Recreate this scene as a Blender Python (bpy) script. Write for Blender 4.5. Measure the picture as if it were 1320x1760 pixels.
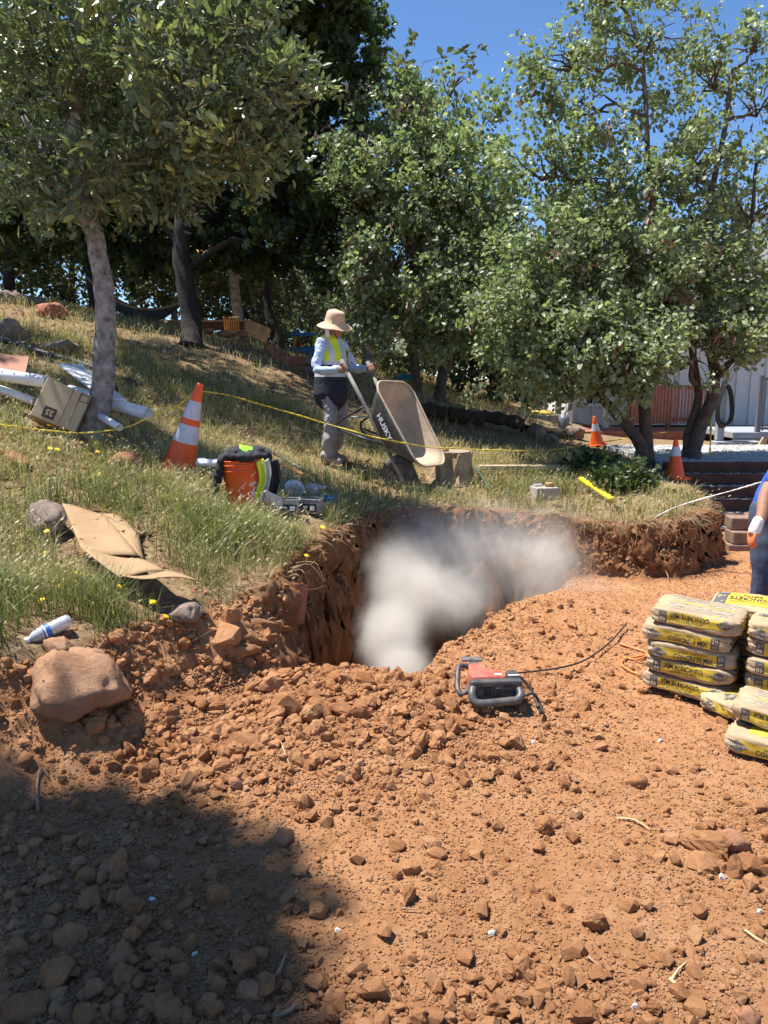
import bpy, bmesh, math, random
import numpy as np
from mathutils import Vector, Matrix
from mathutils.bvhtree import BVHTree

# ------------------------------------------------------------------ camera, sky, sun, exposure
SC = bpy.context.scene
COL = SC.collection
for _o in list(bpy.data.objects):
    bpy.data.objects.remove(_o)
FPX, HOR, CAMH = 1322.0, 650.0, 1.6
PITCH = math.atan((880 - HOR) / FPX)
CP, SP = math.cos(PITCH), math.sin(PITCH)
cam = bpy.data.cameras.new('camera')
cam.sensor_fit = 'VERTICAL'; cam.sensor_height = 36.0; cam.sensor_width = 27.0
cam.lens = FPX / 1760 * 36.0
cam.clip_start = 0.05; cam.clip_end = 1000
camo = bpy.data.objects.new('camera', cam); COL.objects.link(camo)
camo.location = (0, 0, CAMH); camo.rotation_euler = (math.pi / 2 - PITCH, 0, 0)
SC.camera = camo

SUN_EL, SUN_AZ = math.radians(68), math.radians(-76)      # azimuth from +Y towards +X
w = bpy.data.worlds.new('World'); SC.world = w; w.use_nodes = True
nt = w.node_tree; bg = nt.nodes['Background']
sky = nt.nodes.new('ShaderNodeTexSky'); sky.sky_type = 'NISHITA'; sky.sun_disc = False
sky.sun_elevation = SUN_EL; sky.sun_rotation = SUN_AZ
sky.altitude = 1500; sky.air_density = 0.9; sky.dust_density = 0.0; sky.ozone_density = 4.0
hs = nt.nodes.new('ShaderNodeHueSaturation'); hs.inputs['Saturation'].default_value = 1.1
nt.links.new(sky.outputs[0], hs.inputs['Color']); nt.links.new(hs.outputs[0], bg.inputs[0]); bg.inputs[1].default_value = 0.10
sl = bpy.data.lights.new('sun', 'SUN'); sl.energy = 5.0; sl.angle = math.radians(0.53); sl.color = (1.0, 0.955, 0.89)
so = bpy.data.objects.new('sun', sl); COL.objects.link(so)
SUNV = Vector((math.sin(SUN_AZ) * math.cos(SUN_EL), math.cos(SUN_AZ) * math.cos(SUN_EL), math.sin(SUN_EL)))
so.rotation_euler = SUNV.to_track_quat('Z', 'Y').to_euler(); so.location = (-8, 2, 12)
vs = SC.view_settings
vs.view_transform = 'Standard'; vs.look = 'None'; vs.exposure = 1.0; vs.gamma = 1.0; vs.use_curve_mapping = False
SC.render.engine = 'CYCLES'
cy = SC.cycles
cy.use_denoising = True
cy.max_bounces = 8; cy.diffuse_bounces = 3; cy.glossy_bounces = 2; cy.transmission_bounces = 5
cy.transparent_max_bounces = 8; cy.volume_bounces = 5; cy.volume_step_rate = 0.3; cy.volume_max_steps = 256
cy.caustics_reflective = False; cy.caustics_refractive = False

# ------------------------------------------------------------------ helpers
rng = np.random.default_rng(7)
random.seed(7)
R = math.radians
def at(px, py, t):
    """world point seen at photo pixel (px, py) at distance t along the view axis"""
    xc = (px - 660) / FPX; yc = (880 - py) / FPX
    return np.array((t * xc, t * (CP + yc * SP), CAMH + t * (yc * CP - SP)))
def lin(r, g, b):
    f = lambda v: (v / 255 / 12.92) if v / 255 <= 0.04045 else ((v / 255 + 0.055) / 1.055) ** 2.4
    return (f(r), f(g), f(b), 1)
_tab = rng.random((256, 256))
def vn(x, y, s=0):
    x = np.asarray(x, float) + s * 17.3; y = np.asarray(y, float) + s * 31.7
    xi = np.floor(x).astype(int); yi = np.floor(y).astype(int)
    fx = x - xi; fy = y - yi
    fx = fx * fx * (3 - 2 * fx); fy = fy * fy * (3 - 2 * fy)
    a = _tab[xi & 255, yi & 255]; b = _tab[(xi + 1) & 255, yi & 255]
    c = _tab[xi & 255, (yi + 1) & 255]; d = _tab[(xi + 1) & 255, (yi + 1) & 255]
    return (a * (1 - fx) + b * fx) * (1 - fy) + (c * (1 - fx) + d * fx) * fy
def fbm(x, y, s=0, o=4):
    v = 0; a = 0.5; f = 1.0
    for k in range(o):
        v = v + a * (vn(x * f, y * f, s + k) - 0.5) * 2; a *= 0.5; f *= 2.03
    return v
def sstep(a, b, x):
    t = np.clip((x - a) / (b - a), 0, 1); return t * t * (3 - 2 * t)

def mesh_np(name, verts, polys, n, mats=(), tint=None, smooth=False):
    """verts Nx3, polys flat/MxN index array with n corners each"""
    verts = np.ascontiguousarray(verts, dtype=np.float32); polys = np.ascontiguousarray(polys, dtype=np.int32).reshape(-1, n)
    me = bpy.data.meshes.new(name)
    me.vertices.add(len(verts)); me.vertices.foreach_set('co', verts.ravel())
    me.loops.add(polys.size); me.loops.foreach_set('vertex_index', polys.ravel())
    me.polygons.add(len(polys))
    me.polygons.foreach_set('loop_start', np.arange(0, polys.size, n, dtype=np.int32))
    me.polygons.foreach_set('loop_total', np.full(len(polys), n, dtype=np.int32))
    me.polygons.foreach_set('use_smooth', np.full(len(polys), smooth))
    me.update(calc_edges=True)
    if tint is not None:
        a = me.attributes.new('tint', 'FLOAT', 'POINT'); a.data.foreach_set('value', np.ascontiguousarray(tint, dtype=np.float32))
    for m in mats: me.materials.append(m)
    return me
def link(name, data, parent=None, loc=None, rot=None, scale=None):
    o = bpy.data.objects.new(name, data); COL.objects.link(o)
    if parent is not None: o.parent = parent
    if loc is not None: o.location = loc
    if rot is not None: o.rotation_euler = rot
    if scale is not None: o.scale = scale if hasattr(scale, '__len__') else (scale,) * 3
    return o
def tag(o, label=None, cat=None, group=None, kind=None):
    if label: o['label'] = label
    if cat: o['category'] = cat
    if group: o['group'] = group
    if kind: o['kind'] = kind
    return o
def empty(name, loc=(0, 0, 0), rz=0, label=None, cat=None, group=None):
    o = link(name, None, None, loc, (0, 0, rz)); o.empty_display_size = 0.1
    return tag(o, label, cat, group)

class MB:
    def __init__(s): s.v = []; s.f = []; s.m = []; s.n = 0
    def add(s, v, f, mi=0):
        v = np.asarray(v, float).reshape(-1, 3)
        s.v.append(v)
        for q in f: s.f.append([int(i) + s.n for i in q]); s.m.append(mi)
        s.n += len(v); return s
    def box(s, c, d, rot=(0, 0, 0), mi=0, taper=1.0):
        q = np.array([(x, y, z) for z in (-.5, .5) for y in (-.5, .5) for x in (-.5, .5)]) * np.array(d, float)
        q[4:, :2] *= taper
        M = np.array(Matrix.Identity(3) if not any(rot) else __import__('mathutils').Euler(rot).to_matrix())
        return s.add(q @ M.T + np.array(c, float), [(0, 2, 3, 1), (4, 5, 7, 6), (0, 1, 5, 4), (2, 6, 7, 3), (0, 4, 6, 2), (1, 3, 7, 5)], mi)
    def tube(s, p, r, n=8, mi=0, cap=True, flat=None):
        p = np.asarray(p, float); k = len(p)
        r = np.full(k, r) if np.isscalar(r) else np.asarray(r, float)
        t = np.gradient(p, axis=0); t /= np.linalg.norm(t, axis=1)[:, None] + 1e-9
        u = np.cross(t[0], (0, 0, 1.0));
        if np.linalg.norm(u) < .05: u = np.cross(t[0], (1.0, 0, 0))
        a = np.linspace(0, 2 * np.pi, n, endpoint=False); V = []
        for i in range(k):
            u = u - t[i] * (u @ t[i]); u /= np.linalg.norm(u) + 1e-9; b = np.cross(t[i], u)
            fl = 1 if flat is None else flat
            V.append(p[i] + r[i] * (np.cos(a)[:, None] * u + fl * np.sin(a)[:, None] * b))
        F = [(i * n + j, i * n + (j + 1) % n, (i + 1) * n + (j + 1) % n, (i + 1) * n + j) for i in range(k - 1) for j in range(n)]
        if cap: F += [tuple(range(n - 1, -1, -1)), tuple(range((k - 1) * n, k * n))]
        return s.add(np.concatenate(V), F, mi)
    def lathe(s, prof, n=20, mi=0, close=False):
        a = np.linspace(0, 2 * np.pi, n, endpoint=False)
        V = np.concatenate([np.stack([r * np.cos(a), r * np.sin(a), np.full(n, z)], 1) for r, z in prof])
        k = len(prof)
        F = [(i * n + j, i * n + (j + 1) % n, (i + 1) * n + (j + 1) % n, (i + 1) * n + j) for i in range(k - 1) for j in range(n)]
        if close: F += [tuple(range(n - 1, -1, -1)), tuple(range((k - 1) * n, k * n))]
        return s.add(V, F, mi)
    def grid(s, P, mi=0):
        P = np.asarray(P, float); a, b = P.shape[:2]
        F = [(i * b + j, i * b + j + 1, (i + 1) * b + j + 1, (i + 1) * b + j) for i in range(a - 1) for j in range(b - 1)]
        return s.add(P.reshape(-1, 3), F, mi)
    def ball(s, c, r, n=10, mi=0):
        r = np.full(3, r) if np.isscalar(r) else np.array(r, float)
        th = np.linspace(0, np.pi, n)
        q = MB().lathe([(max(math.sin(x), 1e-4), math.cos(x)) for x in th], n * 2)
        return s.add(np.concatenate(q.v) * r + np.array(c, float), q.f, mi)
    def mesh(s, name, mats, smooth=False):
        me = bpy.data.meshes.new(name)
        me.from_pydata(np.concatenate(s.v).tolist(), [], s.f)
        for m in (mats if isinstance(mats, (list, tuple)) else [mats]): me.materials.append(m)
        me.polygons.foreach_set('material_index', s.m)
        me.polygons.foreach_set('use_smooth', [smooth] * len(me.polygons)); me.update()
        return me
    def build(s, name, mats, parent=None, smooth=False, loc=None, rot=None, bevel=0):
        o = link(name, s.mesh(name, mats, smooth), parent, loc, rot)
        if bevel:
            b = o.modifiers.new('bevel', 'BEVEL'); b.width = bevel; b.segments = 2; b.limit_method = 'ANGLE'
        return o
    def xform(s, M):
        M = np.array(M); s.v = [v @ M[:3, :3].T + M[:3, 3] for v in s.v]; return s
    def shift(s, d): s.v = [v + np.array(d, float) for v in s.v]; return s
    def noise(s, amp, scale, seed=0):
        out = []
        for v in s.v:
            d = np.stack([fbm(v[:, 0] * scale + v[:, 2] * scale * .7, v[:, 1] * scale - v[:, 2] * scale * .6, seed + k * 3) for k in range(3)], 1)
            out.append(v + d * amp)
        s.v = out; return s

def smooth_path(p, n=8):
    p = [np.array(q, float) for q in p]
    p = [2 * p[0] - p[1]] + p + [2 * p[-1] - p[-2]]; out = []
    for i in range(1, len(p) - 2):
        for k in range(n):
            t = k / n
            out.append(.5 * (2 * p[i] + (p[i + 1] - p[i - 1]) * t + (2 * p[i - 1] - 5 * p[i] + 4 * p[i + 1] - p[i + 2]) * t * t + (3 * p[i] - p[i - 1] - 3 * p[i + 1] + p[i + 2]) * t ** 3))
    out.append(p[-2]); return np.array(out)

# materials ---------------------------------------------------------
def mat(name, col, rough=.6, vary=.15, scale=12., bump=0., bscale=60., metal=0., spec=.5, col2=None, trans=0., alpha=1.):
    m = bpy.data.materials.new(name); m.use_nodes = True; N = m.node_tree.nodes; L = m.node_tree.links
    b = N['Principled BSDF']; b.inputs['Roughness'].default_value = rough; b.inputs['Metallic'].default_value = metal
    b.inputs['Specular IOR Level'].default_value = spec
    if trans: b.inputs['Transmission Weight'].default_value = trans
    if alpha < 1: b.inputs['Alpha'].default_value = alpha
    col = tuple(col[:3]) + (1,)
    tc = N.new('ShaderNodeTexCoord')
    no = N.new('ShaderNodeTexNoise'); no.inputs['Scale'].default_value = scale; no.inputs['Detail'].default_value = 6; no.inputs['Roughness'].default_value = .65
    L.new(tc.outputs['Object'], no.inputs['Vector'])
    rp = N.new('ShaderNodeValToRGB'); e = rp.color_ramp.elements; e[0].position = .32; e[1].position = .68
    c2 = col2 if col2 else tuple(min(1, v * (1 + vary)) for v in col[:3]) + (1,)
    c1 = tuple(v * (1 - vary) for v in col[:3]) + (1,) if not col2 else col
    e[0].color = c1; e[1].color = tuple(c2[:3]) + (1,)
    L.new(no.outputs['Fac'], rp.inputs['Fac']); L.new(rp.outputs['Color'], b.inputs['Base Color'])
    if bump:
        n2 = N.new('ShaderNodeTexNoise'); n2.inputs['Scale'].default_value = bscale; n2.inputs['Detail'].default_value = 8; n2.inputs['Roughness'].default_value = .7
        L.new(tc.outputs['Object'], n2.inputs['Vector'])
        bp = N.new('ShaderNodeBump'); bp.inputs['Strength'].default_value = 1; bp.inputs['Distance'].default_value = bump
        L.new(n2.outputs['Fac'], bp.inputs['Height']); L.new(bp.outputs['Normal'], b.inputs['Normal'])
    return m
def tint_mat(name, stops, rough=.5, transl=.3, spec=.4, boost=1.6):
    """foliage: colour from the per-leaf tint attribute, part of the light passes through the blade"""
    m = bpy.data.materials.new(name); m.use_nodes = True; N = m.node_tree.nodes; L = m.node_tree.links
    b = N['Principled BSDF']; b.inputs['Roughness'].default_value = rough; b.inputs['Specular IOR Level'].default_value = spec
    a = N.new('ShaderNodeAttribute'); a.attribute_name = 'tint'
    rp = N.new('ShaderNodeValToRGB'); e = rp.color_ramp.elements
    while len(e) < len(stops): e.new(.5)
    for i, (p, c) in enumerate(stops): e[i].position = p; e[i].color = tuple(c[:3]) + (1,)
    L.new(a.outputs['Fac'], rp.inputs['Fac']); L.new(rp.outputs['Color'], b.inputs['Base Color'])
    if transl:
        t = N.new('ShaderNodeBsdfTranslucent'); mx = N.new('ShaderNodeMixShader'); mx.inputs[0].default_value = transl
        mul = N.new('ShaderNodeMix'); mul.data_type = 'RGBA'; mul.blend_type = 'MULTIPLY'; mul.inputs[0].default_value = 1
        L.new(rp.outputs['Color'], mul.inputs[6]); mul.inputs[7].default_value = (boost * .92, boost * 1.05, boost * .55, 1)
        L.new(mul.outputs[2], t.inputs['Color'])
        L.new(b.outputs[0], mx.inputs[1]); L.new(t.outputs[0], mx.inputs[2])
        L.new(mx.outputs[0], N['Material Output'].inputs[0])
    return m

DIRT_A, DIRT_B, DIRT_C = (.37, .182, .084, 1), (.235, .098, .040, 1), (.465, .27, .150, 1)
def dirt_mat(name, ground=False, dark=1.0):
    m = bpy.data.materials.new(name); m.use_nodes = True; N = m.node_tree.nodes; L = m.node_tree.links
    b = N['Principled BSDF']; b.inputs['Roughness'].default_value = .95; b.inputs['Specular IOR Level'].default_value = .12
    ge = N.new('ShaderNodeNewGeometry')
    def noi(s, d=6, r=.65):
        n = N.new('ShaderNodeTexNoise'); n.inputs['Scale'].default_value = s; n.inputs['Detail'].default_value = d; n.inputs['Roughness'].default_value = r
        L.new(ge.outputs['Position'], n.inputs['Vector']); return n
    n1 = noi(1.6, 8); n2 = noi(28, 8, .75); n3 = noi(7, 5)
    r1 = N.new('ShaderNodeValToRGB'); e = r1.color_ramp.elements; e[0].position = .3; e[1].position = .72
    k = dark
    e[0].color = tuple(v * k for v in DIRT_B[:3]) + (1,); e[1].color = tuple(v * k for v in DIRT_C[:3]) + (1,)
    q = e.new(.5); q.color = tuple(v * k for v in DIRT_A[:3]) + (1,)
    ad = N.new('ShaderNodeMath'); ad.operation = 'MULTIPLY_ADD'; ad.inputs[1].default_value = .32
    L.new(n2.outputs['Fac'], ad.inputs[0])
    mu = N.new('ShaderNodeMath'); mu.operation = 'MULTIPLY'; mu.inputs[1].default_value = .68
    av = N.new('ShaderNodeMath'); av.operation = 'ADD'
    L.new(n1.outputs['Fac'], av.inputs[0]); L.new(n3.outputs['Fac'], av.inputs[1])
    L.new(av.outputs[0], mu.inputs[0])
    hf = N.new('ShaderNodeMath'); hf.operation = 'MULTIPLY'; hf.inputs[1].default_value = .5; L.new(mu.outputs[0], hf.inputs[0])
    L.new(hf.outputs[0], ad.inputs[2])
    fin = ad.outputs[0]
    at_ = N.new('ShaderNodeAttribute'); at_.attribute_name = 'tint'
    if not ground:
        oi = N.new('ShaderNodeObjectInfo'); s2 = N.new('ShaderNodeMath'); s2.operation = 'ADD'
        L.new(oi.outputs['Random'], s2.inputs[0]); L.new(at_.outputs['Fac'], s2.inputs[1])
        s3 = N.new('ShaderNodeMath'); s3.operation = 'MULTIPLY_ADD'; s3.inputs[1].default_value = .16; L.new(s2.outputs[0], s3.inputs[0])
        s4 = N.new('ShaderNodeMath'); s4.operation = 'SUBTRACT'; s4.inputs[1].default_value = .12; L.new(ad.outputs[0], s4.inputs[0])
        L.new(s4.outputs[0], s3.inputs[2]); fin = s3.outputs[0]
    L.new(fin, r1.inputs['Fac'])
    out = r1.outputs['Color']
    if ground:   # soil with dry litter where the grass grows
        r2 = N.new('ShaderNodeValToRGB'); g = r2.color_ramp.elements; g[0].position = .35; g[1].position = .65
        g[0].color = (.13, .072, .036, 1); g[1].color = (.33, .24, .135, 1); L.new(n2.outputs['Fac'], r2.inputs['Fac'])
        mx = N.new('ShaderNodeMix'); mx.data_type = 'RGBA'; L.new(at_.outputs['Fac'], mx.inputs[0]); L.new(out, mx.inputs[6]); L.new(r2.outputs['Color'], mx.inputs[7])
        out = mx.outputs[2]
    if ground:
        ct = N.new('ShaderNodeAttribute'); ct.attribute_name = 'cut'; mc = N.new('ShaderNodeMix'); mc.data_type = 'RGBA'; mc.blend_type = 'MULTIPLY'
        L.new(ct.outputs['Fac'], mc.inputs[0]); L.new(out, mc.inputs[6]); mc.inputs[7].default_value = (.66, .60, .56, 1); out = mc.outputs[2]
    L.new(out, b.inputs['Base Color'])
    nb = noi(55, 10, .8); bp = N.new('ShaderNodeBump'); bp.inputs['Distance'].default_value = .006 if ground else .005; bp.inputs['Strength'].default_value = 1
    L.new(nb.outputs['Fac'], bp.inputs['Height'])
    nc = noi(220, 6, .8); bp2 = N.new('ShaderNodeBump'); bp2.inputs['Distance'].default_value = .0015
    L.new(nc.outputs['Fac'], bp2.inputs['Height']); L.new(bp.outputs['Normal'], bp2.inputs['Normal'])
    L.new(bp2.outputs['Normal'], b.inputs['Normal'])
    return m

# ------------------------------------------------------------------ terrain
ANCH = np.array([(-1.48, 3.26, .51), (-1.64, 6.16, .85), (-1, 5.53, .70), (-2.51, 6.52, 1.14), (-2.71, 11, 1.84), (-2.26, 13.28, 2.08), (-1.32, 12.71, 1.74),
    (-4.2, 15.9, 2.5), (-2.1, 20.4, 2.2), (.61, 14.16, 1.29), (1, 13.65, 1.25), (3.23, 9.46, .54), (3.93, 9.76, .52), (3.42, 8.93, .45), (3.42, 12.5, .52), (.72, 8.54, .5),
    (-.49, 8.56, .61), (0, 7.6, .45), (-4.74, 11.3, 2.40), (-2, 4.5, .74), (-.82, 4.8, .53), (-.59, 4.16, .45), (1.66, 6.33, .4), (2.1, 6.2, .42), (3.1, 6.94, .5), (1.05, 7.2, .4),
    (.55, 7.2, .42), (-8, 15, 3.2), (-10, 8, 2.8), (-6, 4, 1.6), (-12, 25, 4), (0, 25, 2.0), (5, 25, 1.0), (10, 25, .6), (15, 15, .5), (10, 10, .5), (6, 12, .55), (-5, 0, .7), (-10, -2, 1.2),
    (8, 6, .4), (2, 10.5, .6), (-1.65, 3.14, .42), (-1.22, 3.35, .45), (-.97, 3.76, .47), (4.5, 15, .55)])
def _tps(d): return np.where(d > 1e-9, d * d * np.log(d + 1e-12), 0)
_n = len(ANCH); _K = _tps(np.linalg.norm(ANCH[:, None, :2] - ANCH[None, :, :2], axis=2)) + np.eye(_n) * .15
_Pm = np.c_[np.ones(_n), ANCH[:, :2]]
_W = np.linalg.solve(np.block([[_K, _Pm], [_Pm.T, np.zeros((3, 3))]]), np.r_[ANCH[:, 2], 0, 0, 0])
def hillA(x, y):
    x = np.clip(np.asarray(x, float), -13, 15); y = np.clip(np.asarray(y, float), -3, 26)
    o = _W[_n] + _W[_n + 1] * x + _W[_n + 2] * y
    for i in range(_n): o = o + _W[i] * _tps(np.hypot(x - ANCH[i, 0], y - ANCH[i, 1]))
    return o
CUT = np.array([(-30, -30), (-30, 0), (-8, 1.3), (-3, 2.35), (-1.75, 2.92), (-1.25, 3.12), (-.98, 3.46), (-.66, 3.9), (-.52, 4.2), (-.5, 4.62), (-.3, 5.36), (-.1, 6.05), (.2, 6.7), (.55, 7.05), (1.05, 7.05), (1.45, 6.65),
    (1.66, 6.33), (2.1, 6.12), (2.55, 6.25), (2.95, 6.75), (3.2, 7.6), (3.35, 8.3), (3.6, 9.3), (30, 9.4), (30, -30)])
PIT = np.array([(-.54, 4.1), (-.2, 4.0), (.19, 3.96), (.36, 4.4), (.75, 5.0), (1.35, 5.65), (1.62, 6.2), (1.2, 6.75), (.8, 7.1), (.4, 6.95), (.1, 6.5), (-.1, 6.05), (-.32, 5.3), (-.52, 4.62)])
def sdf(poly, x, y):
    """signed distance, positive inside"""
    x = np.asarray(x, float); y = np.asarray(y, float)
    d = np.full(x.shape, 1e9); ins = np.zeros(x.shape, bool); k = len(poly)
    for i in range(k):
        a = poly[i]; b = poly[(i + 1) % k]; e = b - a
        t = np.clip(((x - a[0]) * e[0] + (y - a[1]) * e[1]) / (e @ e), 0, 1)
        d = np.minimum(d, np.hypot(x - a[0] - t * e[0], y - a[1] - t * e[1]))
        with np.errstate(divide='ignore', invalid='ignore'):
            c = ((a[1] > y) != (b[1] > y)) & (x < (b[0] - a[0]) * (y - a[1]) / (b[1] - a[1] + 1e-12) + a[0])
        ins ^= c
    return np.where(ins, d, -d)
def height(x, y, full=False):
    x = np.asarray(x, float); y = np.asarray(y, float)
    sd = sdf(CUT, x, y); rough = fbm(x * 5, y * 5, 3, 4)
    near = sstep(2.0, .3, np.abs(sd))
    sdr = sd + (rough * .12 + .035 * fbm(x * 17, y * 17, 63, 2)) * near
    left = sstep(-.45, -.8, x) * sstep(4.3, 3.9, y)
    wd = .085 + .21 * left + .04 * fbm(x * 3, y * 3, 61, 2)
    m = 1 - sstep(-wd, wd, sdr)                       # 1 on the hill, 0 on the work level
    A = hillA(x, y) + .05 * fbm(x * .9, y * .9, 11) + .02 * fbm(x * 4, y * 4, 13)
    heap = sstep(1.3, .2, np.hypot((x + .35) / 1.1, (y - 3.45) / .75))
    mound = sstep(1, 0, np.hypot((x - 1.25) / .85, (y - 5.1) / .75))
    B = .018 * fbm(x * 2.2, y * 2.2, 21) + .022 * fbm(x * 9, y * 9, 22, 3) * (.35 + heap) + .07 * heap + .07 * mound + .012 * fbm(x * 26, y * 26, 23, 2)
    B = B + sstep(9, 14, y) * .3
    pd = sdf(PIT, x, y) + .07 * fbm(x * 6, y * 6, 33, 3)
    ramp = sstep(.0, .5, x - (y - 4.0) * .55 - .05)
    pw = .10 + .45 * ramp + .15 * sstep(4.5, 4.0, y)
    P = -.95 * sstep(0, 1, pd / pw * .9)
    z = B * (1 - m) + A * m + P * (1 - m)
    if full: return z, m, pd, heap, sd
    return z
def gz(x, y): return float(height(np.array([x]), np.array([y]))[0])
def axis(lo, hi, f0, f1, fine, grow):
    a = list(np.arange(f0, f1, fine)); s = fine; v = a[-1]
    while v < hi: s *= grow; v += s; a.append(v)
    s = fine; v = a[0]; b = []
    while v > lo: s *= grow; v -= s; b.append(v)
    return np.array(b[::-1] + a)
gx = axis(-150, 150, -2.3, 2.95, .0115, 1.09); gy = axis(-40, 260, 1.4, 7.5, .0125, 1.07)
GX, GY = np.meshgrid(gx, gy, indexing='ij')
z, mk, pdd, hp, sdd = height(GX, GY, True)
wall = sstep(.24, .04, np.abs(sdd)) * sstep(9, 8, GY) * sstep(-1.4, -.6, GX)
JX = GX + wall * (.09 * fbm(GX * 5 + z * 6, z * 9 + GY * 4, 51, 4) + .03 * np.sign(fbm(z * 14, GY * 12, 53, 2))); JY = GY + wall * .09 * fbm(z * 9 + GY * 3, GX * 7 + z * 4, 55, 4)
na, nb_ = GX.shape
idx = np.arange(na * nb_).reshape(na, nb_)
quads = np.stack([idx[:-1, :-1], idx[1:, :-1], idx[1:, 1:], idx[:-1, 1:]], -1).reshape(-1, 4)
gt = sstep(.75, .98, mk) * sstep(.02, .16, -sdd)
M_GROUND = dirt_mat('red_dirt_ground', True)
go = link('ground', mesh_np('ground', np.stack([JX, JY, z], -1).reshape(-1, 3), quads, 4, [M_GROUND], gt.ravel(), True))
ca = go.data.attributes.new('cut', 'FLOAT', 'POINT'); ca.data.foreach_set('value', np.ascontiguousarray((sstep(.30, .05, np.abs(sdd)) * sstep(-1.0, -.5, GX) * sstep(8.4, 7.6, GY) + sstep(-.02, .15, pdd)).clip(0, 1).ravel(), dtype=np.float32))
tag(go, 'red dirt cut and grassy slope around the pit', kind='structure')

# ------------------------------------------------------------------ stairway, house, decks (large structure)
M_TIMBER = mat('dark_brown_timber', (.075, .030, .018), .8, .4, 8, .004, 40)
M_GRAVEL = mat('pale_gravel', (.55, .53, .50), .9, .35, 90, .02, 60)
M_WHITEWALL = mat('white_siding_paint', (.74, .75, .77), .6, .05, 6, .001, 30)
M_WHITETRIM = mat('white_trim_paint', (.80, .80, .80), .5, .05, 6)
M_GREYPAINT = mat('grey_porch_paint', (.30, .32, .36), .6, .12, 5, .001, 50)
M_REDWOOD = mat('red_stained_wood', (.36, .135, .085), .7, .22, 9, .002, 40)
M_TAN = mat('weathered_tan_wood', (.42, .31, .20), .8, .25, 7, .003, 40)
M_BLOCK = mat('beige_concrete_block', (.42, .37, .31), .9, .2, 15, .01, 50)
M_GLASS = mat('dark_window_glass', (.03, .035, .04), .08, .1, 3, spec=.8)
M_METAL = mat('dark_grey_rail_metal', (.13, .14, .17), .45, .1, 8)
M_BLACK = mat('black_rubber', (.018, .018, .02), .55, .25, 20)
M_ROOF = mat('grey_shingle', (.16, .15, .15), .9, .2, 20, .01, 30)

def rock_templates(k, n, seed, flat=.75):
    out = []; g = np.random.default_rng(seed)
    for i in range(k):
        p = g.normal(size=(n, 3)); p /= np.linalg.norm(p, axis=1)[:, None]; p *= g.uniform(.78, 1.0, (n, 1)); p *= np.array([1, g.uniform(.7, 1), g.uniform(flat * .75, flat * 1.1)])
        bm = bmesh.new()
        for q in p: bm.verts.new(q)
        r = bmesh.ops.convex_hull(bm, input=bm.verts)
        for v in [v for v in bm.verts if not v.link_faces]: bm.verts.remove(v)
        bmesh.ops.triangulate(bm, faces=bm.faces); bm.verts.index_update()
        out.append((np.array([v.co[:] for v in bm.verts]), np.array([[v.index for v in f.verts] for f in bm.faces]))); bm.free()
    return out
def scatter(name, tmpl, pos, size, mats, tint, seed, squash=1.0):
    g = np.random.default_rng(seed); n = len(pos); V = []; F = []; T = []; off = 0
    which = g.integers(0, len(tmpl), n)
    for k, (tv, tf) in enumerate(tmpl):
        s = np.where(which == k)[0]
        if not len(s): continue
        q = g.normal(size=(len(s), 4)); q /= np.linalg.norm(q, axis=1)[:, None]
        a, b, c, d = q.T
        Rm = np.stack([1 - 2 * (c * c + d * d), 2 * (b * c - a * d), 2 * (b * d + a * c), 2 * (b * c + a * d), 1 - 2 * (b * b + d * d), 2 * (c * d - a * b), 2 * (b * d - a * c), 2 * (c * d + a * b), 1 - 2 * (b * b + c * c)], -1).reshape(-1, 3, 3)
        v = np.einsum('nij,kj->nki', Rm, tv) * size[s][:, None, None]; v[..., 2] *= squash
        v += pos[s][:, None]
        V.append(v.reshape(-1, 3)); F.append((tf[None] + (np.arange(len(s)) * len(tv))[:, None, None] + off).reshape(-1, 3)); off += len(s) * len(tv)
        T.append(np.repeat(tint[s], len(tv)))
    return mesh_np(name, np.concatenate(V), np.concatenate(F), 3, mats, np.concatenate(T))
def rock_mesh(name, size, seed, m, sub=2, amp=.06, pts=22, soft=.06):
    """angular boulder: hull of random points, subdivided and roughened"""
    g = np.random.default_rng(seed); p = g.normal(size=(pts, 3)); p /= np.linalg.norm(p, axis=1)[:, None]; p *= g.uniform(.85, 1.05, (pts, 1))
    bm = bmesh.new()
    for q in p: bm.verts.new(q)
    bmesh.ops.convex_hull(bm, input=bm.verts)
    for v in [v for v in bm.verts if not v.link_faces]: bm.verts.remove(v)
    bmesh.ops.triangulate(bm, faces=bm.faces)
    for k in range(sub): bmesh.ops.subdivide_edges(bm, edges=bm.edges, cuts=1, use_grid_fill=True, smooth=soft)
    co = np.array([v.co[:] for v in bm.verts])
    d = fbm(co[:, 0] * 2.2 + co[:, 2] * 1.7 + seed, co[:, 1] * 2.2 - co[:, 2] * 1.3, seed % 50, 5)
    d2 = fbm(co[:, 0] * 7 + co[:, 2] * 5 + seed, co[:, 1] * 7 - co[:, 2] * 4.3, seed % 37, 3)
    co = co * (1 + amp * (d * 1.6 + d2 * .7)[:, None]); co *= np.array(size) / 2 if hasattr(size, '__len__') else size / 2
    for v, c in zip(bm.verts, co): v.co = c
    me = bpy.data.meshes.new(name); bm.to_mesh(me); bm.free(); me.materials.append(m)
    if soft > .2: me.polygons.foreach_set('use_smooth', [True] * len(me.polygons))
    return me

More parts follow.
